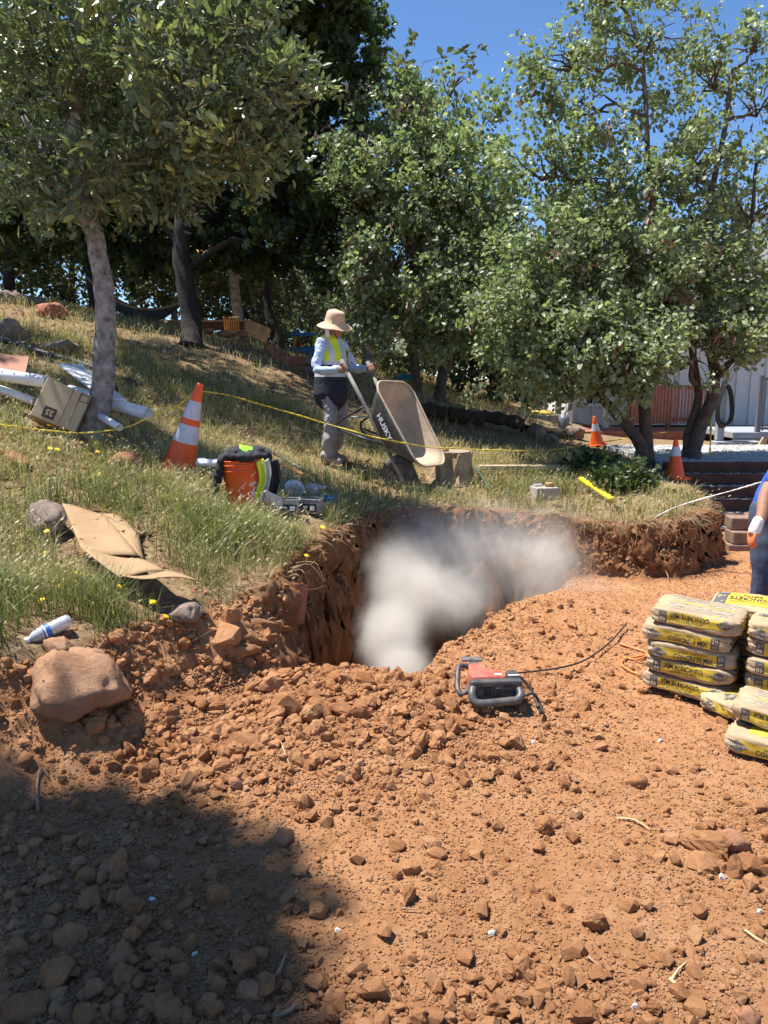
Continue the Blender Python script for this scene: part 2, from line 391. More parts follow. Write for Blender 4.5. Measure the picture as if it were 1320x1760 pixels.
# timber and gravel stairs at the right
stx0, stx1 = 3.36, 6.6
stair = empty('timber_stairway', (stx0, 8.0, .0), 0, 'dark timber stairs with pale gravel treads leading up to the house', 'stairs')
for i in range(6):
    Z = .60 - .115 * i; Y = 9.16 - .24 * i
    MB().box(((stx1 - stx0) / 2, Y + .03 - 8.0, Z - .10), (stx1 - stx0, .07, .22), (0, 0, random.uniform(-.006, .006))).noise(.004, 4, i).build('riser', M_TIMBER, stair, bevel=.006)
    dep = .20 if i else 2.6
    g = rng.uniform(size=(700 if i else 2600, 2)); px_ = g[:, 0] * (stx1 - stx0); py_ = Y + .06 + g[:, 1] * dep - 8.0
    MB().box(((stx1 - stx0) / 2, Y + .075 + dep / 2 - 8.0, Z - .11), (stx1 - stx0 - .02, dep, .2)).build('tread_fill', M_GRAVEL, stair)
    tm = rock_templates(4, 8, 60 + i)
    tag(link('gravel', scatter('gravel', tm, np.stack([px_, py_, Z - .008 + 0 * px_], 1), rng.uniform(.010, .024, len(g)), [M_GRAVEL], rng.uniform(size=len(g)), i), stair), kind='stuff')
# block retaining edge beside the lower stairs
rw = empty('block_stack', (3.38, 7.15, -.06), 0, 'reddish brown retaining blocks stacked beside the lowest gravel step', 'blocks')
for i, (dx, dy, dz, sx) in enumerate([(0, 0, .06, .26), (.02, .02, .18, .24), (.05, .1, .3, .26), (.34, .06, .06, .3), (.36, .06, .18, .28), (.3, .2, .3, .3)]):
    MB().box((dx, dy, dz), (sx, .2, .112), (0, 0, random.uniform(-.1, .1))).noise(.006, 7, i + 3).build('block', mat('rusty_block', (.24, .15, .11), .9, .25, 18, .008, 60) if i == 0 else bpy.data.materials['rusty_block'], rw, bevel=.01)

# house at the right, partly hidden by the redbuds
HY_ = 16.4
hx0, hx1, hz0, hz1 = 4.0, 13.5, .62, 3.35
house = empty('white_house', (hx0, HY_, hz0), 0, 'white house with vertical siding and a porch behind the redbud trees', 'house')
MB().box(((hx1 - hx0) / 2, 3.0, (hz1 - hz0) / 2), (hx1 - hx0, 6.0, hz1 - hz0)).build('wall', M_WHITEWALL, house)
k = 0
x = .12
while x < hx1 - hx0 - .1:
    MB().box((x, -.012, (hz1 - hz0) / 2), (.045, .03, hz1 - hz0 - .02)).build('batten', M_WHITEWALL, house); x += .3; k += 1
rf = MB().add([(-.5, -.9, hz1 - hz0 - .05), (hx1 - hx0 + .5, -.9, hz1 - hz0 - .05), (hx1 - hx0 + .5, 3.0, hz1 - hz0 + 1.2), (-.5, 3.0, hz1 - hz0 + 1.2), (hx1 - hx0 + .5, 6.9, hz1 - hz0 - .05), (-.5, 6.9, hz1 - hz0 - .05),
               (-.5, -.9, hz1 - hz0 + .08), (hx1 - hx0 + .5, -.9, hz1 - hz0 + .08), (hx1 - hx0 + .5, 3.0, hz1 - hz0 + 1.33), (-.5, 3.0, hz1 - hz0 + 1.33), (hx1 - hx0 + .5, 6.9, hz1 - hz0 + .08), (-.5, 6.9, hz1 - hz0 + .08)],
              [(6, 7, 8, 9), (9, 8, 10, 11), (0, 3, 2, 1), (3, 5, 4, 2), (0, 1, 7, 6), (5, 11, 10, 4), (0, 6, 9, 3), (3, 9, 11, 5), (1, 2, 8, 7), (2, 4, 10, 8)]).build('roof', M_ROOF, house)
def window(x, z, w, h):
    f = MB()
    for dx, dz, sx, sz in ((0, h / 2, w + .12, .07), (0, -h / 2, w + .12, .07), (-w / 2, 0, .07, h), (w / 2, 0, .07, h)): f.box((x + dx, -.035, z + dz), (sx, .06, sz))
    fo = f.build('window', M_WHITETRIM, house); MB().box((x, -.014, z), (w, .02, h)).build('pane', M_GLASS, fo)
window(.42, .85, .38, .85); window(4.6, 1.15, .8, 1.0); window(6.6, 1.2, .9, 1.0)
# porch posts with brace
for px_, t in ((925, 16.5), (958, 16.2), (977, 15.8), (1040, 15.2)):
    p = at(px_, 745, t); MB().box((0, 0, 1.25), (.11, .11, 2.5)).build('porch_post', M_WHITETRIM, house, loc=Vector(p) - Vector((hx0, HY_, hz0)))
p = at(950, 675, 16.2); q = at(985, 655, 16.0)
MB().tube([p - np.array((hx0, HY_, hz0)), q - np.array((hx0, HY_, hz0))], .06, 4).build('porch_rail', M_WHITETRIM, house)
MB().box((1.7, -1.0, 2.35), (5.2, 2.2, .12)).build('porch_ceiling', M_WHITETRIM, house)

# red deck with slatted screen
dk = empty('red_deck', (3.75, 14.1, .45), 0, 'red stained wooden deck with slatted screen in front of the white house', 'deck')
for i in range(9):
    MB().box((1.5, .1 + i * .145, .17), (3.4, .138, .035)).build('deck_board', M_REDWOOD, dk)
MB().box((1.5, .04, .05), (3.36, .04, .20)).build('fascia', M_REDWOOD, dk)
MB().box((1.5, .8, -.05), (3.2, 1.0, .18)).build('beam', M_TIMBER, dk)
sx0 = at(1085, 700, 14.6)[0] - 3.75
for i in range(24):
    MB().box((sx0 + i * .062, .55, .66), (.05 if i < 13 else .034, .03, .72)).build('slat', M_REDWOOD, dk)
MB().box((sx0 + .72, .585, .98), (1.56, .04, .07)).build('rail', M_REDWOOD, dk); MB().box((sx0 + .72, .585, .38), (1.56, .04, .07)).build('rail', M_REDWOOD, dk)
for xx in (sx0 - .03, sx0 + .72, sx0 + 1.48): MB().box((xx, .63, .62), (.08, .08, .86)).build('post', M_REDWOOD, dk)
# grey porch platform with railing and steps
pf = empty('grey_porch', (5.9, 12.6, .45), 0, 'grey painted porch platform with metal railing and two grey steps', 'porch')
MB().box((1.6, .9, .23), (3.6, 1.8, .10)).build('platform', M_GREYPAINT, pf, bevel=.008)
MB().box((1.6, .04, .11), (3.55, .05, .13)).build('skirt', M_GREYPAINT, pf)
for i, (w_, z_, y_) in enumerate(((.75, .10, -.2), (.85, -.02, -.48))): MB().box((-.1 + w_ / 2 - .5, y_, z_), (w_, .3, .10)).build('step', M_GREYPAINT, pf, bevel=.008)
MB().box((1.3, -.5, .12), (2.4, .12, .16)).build('brown_beam', M_TIMBER, pf)
MB().box((.95, -.45, -.08), (.3, .2, .22)).build('support_block', M_BLOCK, pf, bevel=.01); MB().box((2.1, -.45, -.08), (.3, .2, .22)).build('support_block', M_BLOCK, pf, bevel=.01)
MB().box((.20, -.52, .0), (.5, .05, .3), (0, .45, 0)).build('loose_board', M_TAN, pf)
for i in range(14): MB().box((.30 + i * .11, .05, .72), (.018, .018, .84)).build('baluster', M_METAL, pf)
MB().box((.22, .05, .72), (.07, .07, .95)).build('rail_post', M_METAL, pf); MB().box((1.1, .05, 1.14), (1.8, .05, .05)).build('rail', M_METAL, pf); MB().box((1.1, .05, .34), (1.8, .04, .04)).build('rail', M_METAL, pf)
# hose coil hanging on a grey post
hc = empty('hose_post', tuple(at(1240, 735, 12.4)), 0, 'grey post carrying a hanging coil of black hose beside the porch', 'hose')
MB().box((0, .06, .35), (.11, .10, 1.1)).build('post', M_GREYPAINT, hc)
for i in range(9):
    a = np.linspace(0, 2 * np.pi, 28, endpoint=False); wv = .10 + .035 * random.random(); hh = .30 + .05 * random.random()
    P = np.stack([wv * np.cos(a) * (1 - .35 * np.sin(a)), -.02 - .012 * i + .01 * np.sin(3 * a + i), .38 + hh * np.sin(a) - .05 * random.random()], 1)
    MB().tube(np.vstack([P, P[:1]]), .011, 6, cap=False).build('hose_loop', M_BLACK, hc, True)
# block wall with yellow bag behind
bw = empty('block_wall', tuple(at(930, 745, 15.5)), 0, 'low beige concrete block wall behind the grass with a yellow sack lying on top', 'wall')
for r_ in range(3):
    for i in range(3):
        MB().box((-.36 + i * .34 + (.1 if r_ % 2 else 0), 0, .0 + r_ * .15), (.32, .2, .142)).noise(.008, 8, r_ * 5 + i).build('block', M_BLOCK, bw, bevel=.012)
# far wooden platform with stones, hammock, slatted chair, shade sail
fd = empty('wooden_platform', tuple(at(300, 572, 15.5)), 0, 'low weathered wooden platform on the slope behind the oak trunk', 'platform')
for i in range(6): MB().box((.15, .2 + i * .2, .24), (2.55, .19, .04)).build('plank', M_TAN, fd)
MB().box((.15, .08, .14), (2.5, .05, .17)).build('fascia', M_TIMBER, fd)
MB().box((1.25, .1, .10), (.45, .05, .30)).build('end_board', M_TAN, fd); MB().box((1.62, .3, .05), (.5, .05, .3), (0, .4, .4)).build('end_board', M_TAN, fd)
M_HAM = mat('dark_hammock_cloth', (.045, .06, .075), .8, .3, 6); M_HAM2 = mat('tan_hammock_edge', (.36, .25, .14), .8, .2, 6)
ha, hb = at(150, 478, 14.0), at(316, 520, 14.4)
u = np.linspace(0, 1, 24); pl = [ha + (hb - ha) * t - np.array((0, 0, .42 * 4 * t * (1 - t) * .8)) for t in u]
hm = empty('hammock', tuple(ha), 0, 'dark cloth hammock with tan edge slung between trees above the wooden platform', 'hammock')
G = np.array([[q - ha + np.array((0, (s - .5) * .5 * (1 - abs(2 * t - 1) ** 3), -.22 * (1 - (2 * s - 1) ** 2) * (1 - abs(2 * t - 1) ** 2))) for s in np.linspace(0, 1, 7)] for q, t in zip(pl, u)])
o_ = MB().grid(G).build('cloth', M_HAM, hm, True); o_.modifiers.new('solid', 'SOLIDIFY').thickness = .01
MB().tube(G[:, 0] + np.array((0, 0, .015)), .022, 6).build('edge_cord', M_HAM2, hm, True); MB().tube(G[:, -1] + np.array((0, 0, .015)), .022, 6).build('edge_cord', M_HAM2, hm, True)
M_ORANGEWOOD = mat('orange_slats', (.55, .30, .08), .6, .2, 8)
sc_ = empty('slatted_chair', tuple(at(398, 572, 15.2)), 0, 'orange yellow slatted chair back beside the platform end', 'chair')
for i in range(7): MB().box((-.13 + i * .045, 0, .14), (.03, .02, .34), (.35, 0, .03 * (i - 3))).build('slat', M_ORANGEWOOD, sc_)
MB().box((0, -.06, .02), (.34, .12, .03)).build('seat', M_ORANGEWOOD, sc_)
M_SAIL = mat('amber_shade_cloth', (.75, .44, .10), .7, .1, 3)
s0, s1, s2, s3 = at(215, 402, 17), at(470, 448, 16), at(500, 425, 20), at(330, 395, 21)
G = np.array([[(s0 * (1 - a) + s1 * a) * (1 - b) + (s3 * (1 - a) + s2 * a) * b - np.array((0, 0, .5 * a * (1 - a) + .4 * b * (1 - b))) for b in np.linspace(0, 1, 8)] for a in np.linspace(0, 1, 8)])
ss = MB().grid(G).build('shade_sail', M_SAIL, None, True); ss.modifiers.new('solid', 'SOLIDIFY').thickness = .01
tag(ss, 'amber yellow shade sail glimpsed through the oak leaves', 'shade sail')

# ------------------------------------------------------------------ trees
M_BARK_GREY = mat('grey_smooth_bark', (.10, .088, .078), .95, .6, 14, .006, 40, col2=(.38, .355, .33, 1), spec=.1)
M_BARK_DARK = mat('dark_oak_bark', (.026, .021, .018), .95, .4, 12, .02, 25)
M_BARK_BROWN = mat('brown_redbud_bark', (.10, .075, .058), .95, .45, 14, .012, 30)
M_TWIG = mat('twig_bark', (.13, .10, .08), .9, .3, 10)
L_MADR = tint_mat('madrone_leaf', [(0, (.055, .080, .040)), (.45, (.125, .165, .085)), (.8, (.225, .265, .155)), (1, (.36, .40, .16))], .38, .28, .5, 1.3)
L_OAK = tint_mat('oak_leaf', [(0, (.016, .030, .012)), (.7, (.044, .070, .026)), (1, (.10, .13, .035))], .42, .28, .4, 1.9)
L_RED = tint_mat('redbud_leaf', [(0, (.075, .100, .048)), (.5, (.185, .225, .120)), (1, (.33, .37, .22))], .45, .36, .45)
L_POD = tint_mat('redbud_pod', [(0, (.16, .045, .055)), (1, (.38, .15, .17))], .5, .15)
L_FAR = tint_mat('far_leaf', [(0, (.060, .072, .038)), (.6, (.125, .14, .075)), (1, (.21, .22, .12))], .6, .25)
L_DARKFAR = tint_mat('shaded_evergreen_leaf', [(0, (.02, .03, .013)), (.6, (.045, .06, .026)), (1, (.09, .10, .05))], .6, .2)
LEAF_MADR = (np.array([(0, 0, 0), (.25, .16, .05), (.62, .19, .05), (1, 0, -.06), (.62, -.19, .05), (.25, -.16, .05)]), np.array([(0, 3, 2, 1), (0, 5, 4, 3)]))
LEAF_RED = (np.array([(0, 0, 0), (-.14, .30, .07), (.22, .52, .10), (.68, .38, .04), (1, 0, -.08), (.68, -.38, .04), (.22, -.52, .10), (-.14, -.30, .07)]), np.array([(0, 4, 3, 2, 1), (0, 7, 6, 5, 4)]))
_oh = [(0, .03, 0), (.18, .10, .02), (.16, .36, .06), (.36, .14, .02), (.44, .50, .08), (.60, .16, .02), (.80, .34, .02), (1, 0, -.08)]
LEAF_OAK = (np.array([(0, 0, 0)] + [p for p in _oh[1:]] + [(p[0], -p[1], p[2]) for p in _oh[1:-1]]), np.array([(0, 7, 6, 5, 4, 3, 2, 1), (0, 8, 9, 10, 11, 12, 13, 7)]))
LEAF_CLUMP = (np.array([(0, 0, 0), (.3, .28, .1), (.7, .2, 0), (1, 0, -.1), (.6, -.26, .1), (.25, -.2, 0)]), np.array([(0, 3, 2, 1), (0, 5, 4, 3)]))

def leaf_mesh(name, c, dirs, size, tmpl, m, tint, g, droop=.3):
    tv, tf = tmpl; n = len(c)
    ax = dirs + g.normal(size=(n, 3)) * .75; ax[:, 2] -= droop; ax /= np.linalg.norm(ax, axis=1)[:, None]
    nr = g.normal(size=(n, 3)) * .8; nr[:, 2] += .55; nr -= ax * np.sum(nr * ax, 1)[:, None]; nr /= np.linalg.norm(nr, axis=1)[:, None] + 1e-9
    sd = np.cross(nr, ax)
    s = size * np.clip(g.lognormal(-.12, .32, n), .35, 1.5)
    v = c[:, None] + s[:, None, None] * (tv[None, :, :1] * ax[:, None] + tv[None, :, 1:2] * sd[:, None] + tv[None, :, 2:] * nr[:, None])
    f = (tf[None] + (np.arange(n) * len(tv))[:, None, None]).reshape(-1, tf.shape[1])
    return mesh_np(name, v.reshape(-1, 3), f, tf.shape[1], [m], np.repeat(tint, len(tv)))
def limb(a, b, ra, rb, g, wob=.12, k=7):
    t = np.linspace(0, 1, k); L = np.linalg.norm(b - a)
    P = a + (b - a) * t[:, None]; off = g.normal(size=(k, 3)) * wob * L * .5; off[0] = off[-1] = 0
    off = (off + np.roll(off, 1, 0)) / 2; off[0] = 0; off[-1] = 0
    P = P + off; P[:, 2] += .10 * L * np.sin(np.pi * t)
    return P, ra + (rb - ra) * t
def make_tree(name, label, base, stems, lobes, leaf, lm, lsize, bark, seed, per=11, gap=.0, droop=.3, tl=.26, pods=0, group=None, cat='tree', subs=7, sun_tint=True, start=.3, limbs=True):
    """stems: list of (path points world, base radius, tip radius); lobes: (centre, radii, twigs)"""
    g = np.random.default_rng(seed); base = np.array(base, float)
    root = empty(name, tuple(base), 0, label, cat, group)
    tb = MB(); nodes = []
    for pth, r0, r1 in stems:
        P = smooth_path(pth, 6); rr = np.linspace(r0, r1, len(P)); rr[:3] *= np.array([1.35, 1.15, 1.05])
        P = P + np.c_[g.normal(size=(len(P), 2)) * r0 * .05, np.zeros(len(P))]
        tb.tube(P - base, rr, 12)
        nodes += [(P[i], rr[i]) for i in range(int(len(P) * start), len(P))]
    tb.build('trunk', bark, root, True)
    C = []; D = []; tw = MB()
    for lc, lr, nt_ in lobes:
        lc = np.array(lc, float); lr = np.full(3, lr) if np.isscalar(lr) else np.array(lr, float)
        if limbs:
            i = min(range(len(nodes)), key=lambda i: np.linalg.norm(nodes[i][0] - lc) + (1.2 * max(0, nodes[i][0][2] - lc[2] + .1)))
            n0, nr0 = nodes[i]
            P, rr = limb(n0, lc, min(nr0 * .75, .06), .018, g); br = MB().tube(P - base, rr, 7).build('branch', bark, root, True)
            sb = MB()
            for k in range(subs):
                u = g.normal(size=3); u /= np.linalg.norm(u); u[2] = abs(u[2]) * .6 + .05
                s_ = P[g.integers(3, len(P))]
                Q, r2 = limb(s_, lc + u * lr * .8, .016, .005, g, .16, 6); sb.tube(Q - base, r2, 5)
            tag(sb.build('branchlets', bark, br, True), kind='stuff')
        u = g.normal(size=(nt_, 3)); u /= np.linalg.norm(u, axis=1)[:, None]
        rad = g.uniform(0, 1, nt_) ** .45
        p = lc + u * rad[:, None] * lr
        if gap:
            keep = vn(p[:, 0] * 2.3 + p[:, 2] * 1.1, p[:, 2] * 2.1 + p[:, 1] * 1.3, seed) > gap
            p = p[keep]; u = u[keep]
        d = u * .8 + g.normal(size=p.shape) * .5; d /= np.linalg.norm(d, axis=1)[:, None]
        tt = g.uniform(0, 1, (len(p), per))
        cc = p[:, None] + d[:, None] * (tt[..., None] * tl) + g.normal(size=(len(p), per, 3)) * tl * .16
        C.append(cc.reshape(-1, 3)); D.append(np.repeat(d, per, 0))
        for q, e in zip(p[::3], d[::3]): tw.tube([q - e * tl * .7 - base, q + e * tl * .2 - base, q + e * tl - base], [.006, .004, .002], 3, cap=False)
    if tw.n: tag(tw.build('twigs', M_TWIG, root), kind='stuff')
    C = np.concatenate(C); D = np.concatenate(D)
    cl = vn(C[:, 0] * 1.6 + C[:, 2], C[:, 2] * 1.6 + C[:, 1], seed + 5)
    tint = np.clip(.25 + .35 * cl + .32 * g.normal(size=len(C)) * .6 + .15, 0, 1)
    tint[g.random(len(C)) < .03] = 1
    cr = link('crown', leaf_mesh(name + '_leaves', C - base, D, lsize, leaf, lm, tint, g, droop), root); tag(cr, kind='stuff')
    if pods:
        k = g.integers(0, len(C), pods); pc = np.repeat(C[k], 12, 0) + g.normal(size=(pods * 12, 3)) * np.array((.10, .10, .07))
        pm = leaf_mesh('pods', pc - base, np.tile(np.array((0, 0, -1.)), (len(pc), 1)), .10, (np.array([(0, 0, 0), (.3, .09, 0), (.8, .08, .02), (1, 0, 0), (.8, -.08, .02), (.3, -.09, 0)]), np.array([(0, 3, 2, 1), (0, 5, 4, 3)])), L_POD, g.random(len(pc)), g, .6)
        tag(link('seed_pods', pm, root, None), kind='stuff')
    return root

def P_(l, t): return [at(x, y, t if len(r) == 0 else r[0]) for (x, y, *r) in l]
# madrone in front at the left
b0 = at(150, 748, 6.5); b0[2] = gz(b0[0], b0[1]) - .05
MADR_T = 6.5
make_tree('madrone_tree', 'grey barked leaning tree with long glossy leaves, nearest at the left', b0,
    [([b0] + P_([(172, 690), (180, 620), (180, 520), (166, 420), (140, 340), (125, 230), (140, 110), (120, -20)], 6.5), .104, .05),
     (P_([(150, 370), (220, 280), (330, 220), (430, 190)], 6.3), .05, .02), (P_([(166, 400), (100, 320), (40, 200)], 6.5), .05, .02)],
    [(at(120, 190, 6.6), (1.0, .8, .75), 151), (at(330, 140, 6.2), (.75, .7, .62), 151), (at(465, 175, 6.2), (.36, .4, .33), 43), (at(40, 60, 6.4), (.9, .8, .7), 136), (at(260, 20, 6.3), (.85, .8, .75), 158),
     (at(240, 285, 6.3), (.55, .5, .35), 54), (at(60, 330, 6.6), (.5, .5, .28), 36), (at(420, 60, 6.4), (.4, .5, .5), 50), (at(390, 250, 6.2), (.38, .4, .3), 39), (at(150, -120, 6.5), (1.3, .9, .6), 86), (at(165, 305, 6.35), (.62, .5, .24), 54), (at(60, 260, 6.4), (.5, .5, .35), 36), (at(300, 240, 6.1), (.45, .4, .3), 36)],
    LEAF_MADR, L_MADR, .090, M_BARK_GREY, 11, per=17, gap=.27, droop=-.1, tl=.26)
# dark oak
b1 = at(328, 628, 11.7); b1[2] = gz(b1[0], b1[1]) - .06
make_tree('oak_tree', 'tall dark trunked oak with lobed leaves behind the traffic cone', b1,
    [([b1] + P_([(330, 560), (321, 500), (311, 430), (317, 340), (322, 250), (335, 140), (360, 20), (380, -150)], 11.8), .17, .07),
     (P_([(316, 380), (420, 300), (520, 250), (600, 200)], 12.0), .06, .02), (P_([(312, 420), (230, 330), (130, 270)], 12.2), .07, .02)],
    [(at(330, 180, 13.1), (1.79, 1.57, 1.46), 361), (at(545, 20, 11.8), (0.84, 0.90, 0.56), 126), (at(610, 30, 11.6), (0.28, 0.34, 0.31), 25), (at(610, 170, 11.8), (0.43, 0.56, 0.47), 57), (at(545, 340, 11.8), (0.90, 1.01, 0.90), 132), (at(130, 310, 13.2), (1.46, 1.34, 0.90), 276),
     (at(440, 400, 12.9), (0.95, 0.90, 0.45), 172), (at(230, 415, 13.2), (1.01, 0.90, 0.37), 138), (at(60, 150, 13.6), (2.02, 1.34, 1.57), 252), (at(420, 0, 12.4), (1.12, 1.12, 1.12), 229), (at(580, 430, 12.0), (0.47, 0.56, 0.45), 69),
     (at(470, 200, 12.0), (0.67, 0.78, 0.90), 80), (at(20, 400, 13.0), (0.90, 0.78, 0.45), 69), (at(350, -180, 12.4), (2.02, 1.57, 1.12), 172)],
    LEAF_OAK, L_OAK, .15, M_BARK_DARK, 12, per=17, droop=.35, tl=.42)
# redbuds
b2 = at(718, 682, 13.2); b2[2] = gz(b2[0], b2[1]) - .05
make_tree('redbud_tree', 'leafy redbud with purple pods and crooked dark stems behind the wheelbarrow', b2,
    [([b2] + P_([(716, 650), (710, 620), (730, 590), (745, 540), (740, 440), (750, 330)], 13.2), .085, .03), ([at(755, 690, 13.2)] + P_([(762, 640), (772, 610), (748, 580), (760, 520), (790, 420), (800, 300)], 13.2), .10, .03),
     (P_([(772, 612), (765, 575), (790, 540)], 13.2), .05, .03)],
    [(at(700, 210, 11.3), (0.68, 0.72, 0.52), 95), (at(800, 230, 11.1), (0.54, 0.54, 0.65), 62), (at(650, 320, 11.1), (0.68, 0.72, 0.68), 160), (at(770, 330, 10.9), (0.90, 0.81, 0.90), 330), (at(680, 450, 10.9), (0.81, 0.81, 0.63), 250), (at(800, 470, 10.7), (0.81, 0.81, 0.72), 250),
     (at(620, 250, 11.1), (0.41, 0.45, 0.45), 60), (at(740, 560, 10.9), (0.85, 0.72, 0.38), 120), (at(660, 540, 11.1), (0.45, 0.45, 0.36), 60), (at(780, 150, 11.1), (0.32, 0.36, 0.29), 22), (at(700, 150, 11.2), (0.27, 0.27, 0.27), 16)],
    LEAF_RED, L_RED, .056, M_BARK_BROWN, 13, per=28, gap=.30, droop=.65, tl=.34, pods=80)
b3 = at(1110, 802, 9.6); b3[2] = gz(b3[0], b3[1]) - .05
make_tree('redbud_tree', 'redbud with forked brown trunk rising behind the right hand cone', b3,
    [([b3] + P_([(1098, 760), (1080, 735), (1050, 700), (1022, 668), (1005, 620), (980, 500), (960, 400)], 9.5), .085, .03), ([b3 + np.array((.05, .05, 0))] + P_([(1110, 740), (1108, 690), (1128, 610), (1150, 500), (1135, 420), (1118, 330), (1110, 200), (1105, 90)], 9.6), .085, .022),
     (P_([(1110, 740), (1105, 650), (1100, 560), (1060, 420), (1010, 310)], 9.6), .05, .02)],
    [(at(1010, 200, 9.8), (.85, .8, .62), 92), (at(1110, 90, 9.8), (.85, .8, .60), 72), (at(1060, 330, 9.7), (.85, .9, .7), 125), (at(930, 310, 9.8), (.66, .7, .74), 85), (at(960, 450, 9.5), (.75, .8, .7), 230), (at(1080, 470, 9.4), (.75, .8, .62), 200),
     (at(900, 550, 9.2), (.60, .7, .48), 150), (at(1000, 590, 9.0), (.62, .7, .42), 170), (at(1100, 600, 8.9), (.55, .6, .32), 110), (at(860, 640, 9.2), (.28, .4, .22), 36), (at(940, 640, 9.0), (.45, .5, .22), 70), (at(960, 120, 9.8), (.38, .4, .42), 36), (at(1060, -10, 9.8), (.5, .5, .3), 36), (at(1040, 665, 8.8), (.35, .4, .14), 24)],
    LEAF_RED, L_RED, .050, M_BARK_BROWN, 14, per=30, gap=.32, droop=.65, tl=.32, pods=50)
b4 = at(1188, 800, 9.8); b4[2] = gz(b4[0], b4[1]) - .05
make_tree('redbud_tree', 'rightmost redbud, its thick trunk leaning right toward the hose coil', b4,
    [([b4] + P_([(1200, 745), (1222, 690), (1228, 640), (1218, 560), (1222, 460), (1218, 360), (1240, 250), (1260, 120)], 9.8), .095, .025), ([b4 + np.array((-.06, 0, 0))] + P_([(1185, 740), (1200, 680), (1195, 560), (1280, 420), (1300, 280)], 9.9), .07, .02)],
    [(at(1220, 150, 9.9), (.80, .8, .56), 62), (at(1300, 200, 10), (.6, .8, .75), 60), (at(1180, 300, 9.8), (.7, .8, .7), 85), (at(1290, 380, 9.8), (.75, .8, .6), 95), (at(1200, 470, 9.6), (.75, .7, .52), 150), (at(1280, 540, 9.4), (.55, .6, .38), 100),
     (at(1190, 600, 9.1), (.5, .6, .36), 110), (at(1285, 615, 9.0), (.36, .4, .2), 40), (at(1170, 635, 8.9), (.36, .5, .16), 36), (at(1300, 90, 9.9), (.45, .5, .3), 26), (at(1390, 350, 10), (.8, .8, 1.2), 80)],
    LEAF_RED, L_RED, .050, M_BARK_BROWN, 15, per=30, gap=.34, droop=.65, tl=.32, pods=26)
# background trees on the slope
def far_tree(label, px, py, t, h, wd, n, m=None, trunk=True, seed=0, path=None, low=.35, ls=.16, rad=.12, cat='tree', name='background_tree', gap=.3):
    b = at(px, py, t); b[2] = gz(b[0], b[1]) - .1
    g = np.random.default_rng(seed + 400)
    pt = path if path else [b, b + np.array((g.uniform(-.2, .2), 0, h * .3)), b + np.array((g.uniform(-.4, .4), 0, h * .6)), b + np.array((g.uniform(-.3, .3), 0, h * .85))]
    lob = []
    for i in range(7):
        u = g.uniform(-1, 1, 3); fr = g.uniform(low, .92)
        c = b + np.array((u[0] * wd * .55, u[1] * wd * .5, h * fr)); r = wd * g.uniform(.35, .6)
        lob.append((c, (r, r, r * .75), n // 7))
    return make_tree(name, label, b, [(pt, rad, rad * .4)], lob, LEAF_CLUMP, m or L_FAR, ls, M_BARK_DARK if m is L_DARKFAR else M_BARK_GREY, seed, per=16, gap=gap, droop=.1, tl=.5, group='trees and shrubs in the background', cat=cat, subs=3)
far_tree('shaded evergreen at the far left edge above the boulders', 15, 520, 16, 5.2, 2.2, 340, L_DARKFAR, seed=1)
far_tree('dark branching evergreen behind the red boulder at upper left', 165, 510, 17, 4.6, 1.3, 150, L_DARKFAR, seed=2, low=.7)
far_tree('straight pale grey trunk rising beside the orange slatted chair', 416, 580, 17, 7.5, 2.2, 260, seed=3, low=.5)
far_tree('thin dark crooked tree right of the stone pile', 478, 598, 16, 6.5, 1.8, 240, L_DARKFAR, seed=4, low=.55, path=P_([(480, 606), (478, 575), (462, 540), (460, 490), (470, 400), (480, 300)], 16))
far_tree('grey trunked tree directly behind the worker', 630, 640, 16, 6.5, 2.2, 280, seed=5, low=.45, path=P_([(628, 650), (632, 600), (630, 550), (640, 480), (650, 380)], 16))
far_tree('sage green shrub below the hammock beyond the slope', 250, 545, 22, 3.4, 2.6, 260, seed=6, low=.1, rad=.05, cat='shrub', name='background_shrub')
far_tree('sage green shrub between the oak and the grey trunk', 385, 560, 22, 3.2, 2.3, 240, seed=7, low=.1, rad=.05, cat='shrub', name='background_shrub')
far_tree('dense green shrub behind the thin crooked tree', 440, 590, 21, 3.2, 1.9, 220, seed=8, low=.1, rad=.05, cat='shrub', name='background_shrub')
far_tree('open airy tree far beyond the blue plastic playset', 545, 590, 34, 4.6, 2.3, 240, seed=9, low=.35, ls=.2)
far_tree('rounded olive tree far behind the worker hat', 600, 600, 30, 4.0, 2.0, 240, seed=10, low=.2, ls=.2)
far_tree('far grey green tree left of the playset', 490, 590, 32, 3.6, 2.0, 240, seed=20, low=.2, ls=.2)
far_tree('large green shrub beyond the crooked redbud stems', 690, 650, 19, 2.6, 2.2, 260, seed=11, low=.1, rad=.05, cat='shrub', name='background_shrub')
far_tree('dark leafy shrub right of the crooked redbud stems', 805, 665, 17, 2.8, 1.7, 240, L_DARKFAR, seed=12, low=.1, rad=.05, cat='shrub', name='background_shrub')
far_tree('tree standing beyond the block wall behind the lower redbud leaves', 880, 690, 24, 5.5, 3.0, 280, seed=13, low=.15)
far_tree('broad tree behind the house at the right edge', 1290, 600, 30, 8.5, 4.5, 280, seed=14, low=.3, ls=.25)
far_tree('tall tree behind the house roof seen through redbud leaves', 1050, 620, 30, 8.0, 4.0, 280, seed=15, low=.3, ls=.25)
far_tree('big tree far behind the centre redbud', 760, 620, 28, 5.5, 3.0, 300, seed=16, low=.2, ls=.22)
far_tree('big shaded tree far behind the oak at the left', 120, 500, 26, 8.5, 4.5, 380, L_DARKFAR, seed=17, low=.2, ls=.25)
far_tree('bushy tree on the ridge behind the hammock', 300, 520, 27, 6, 3.6, 320, seed=18, low=.1, ls=.22)
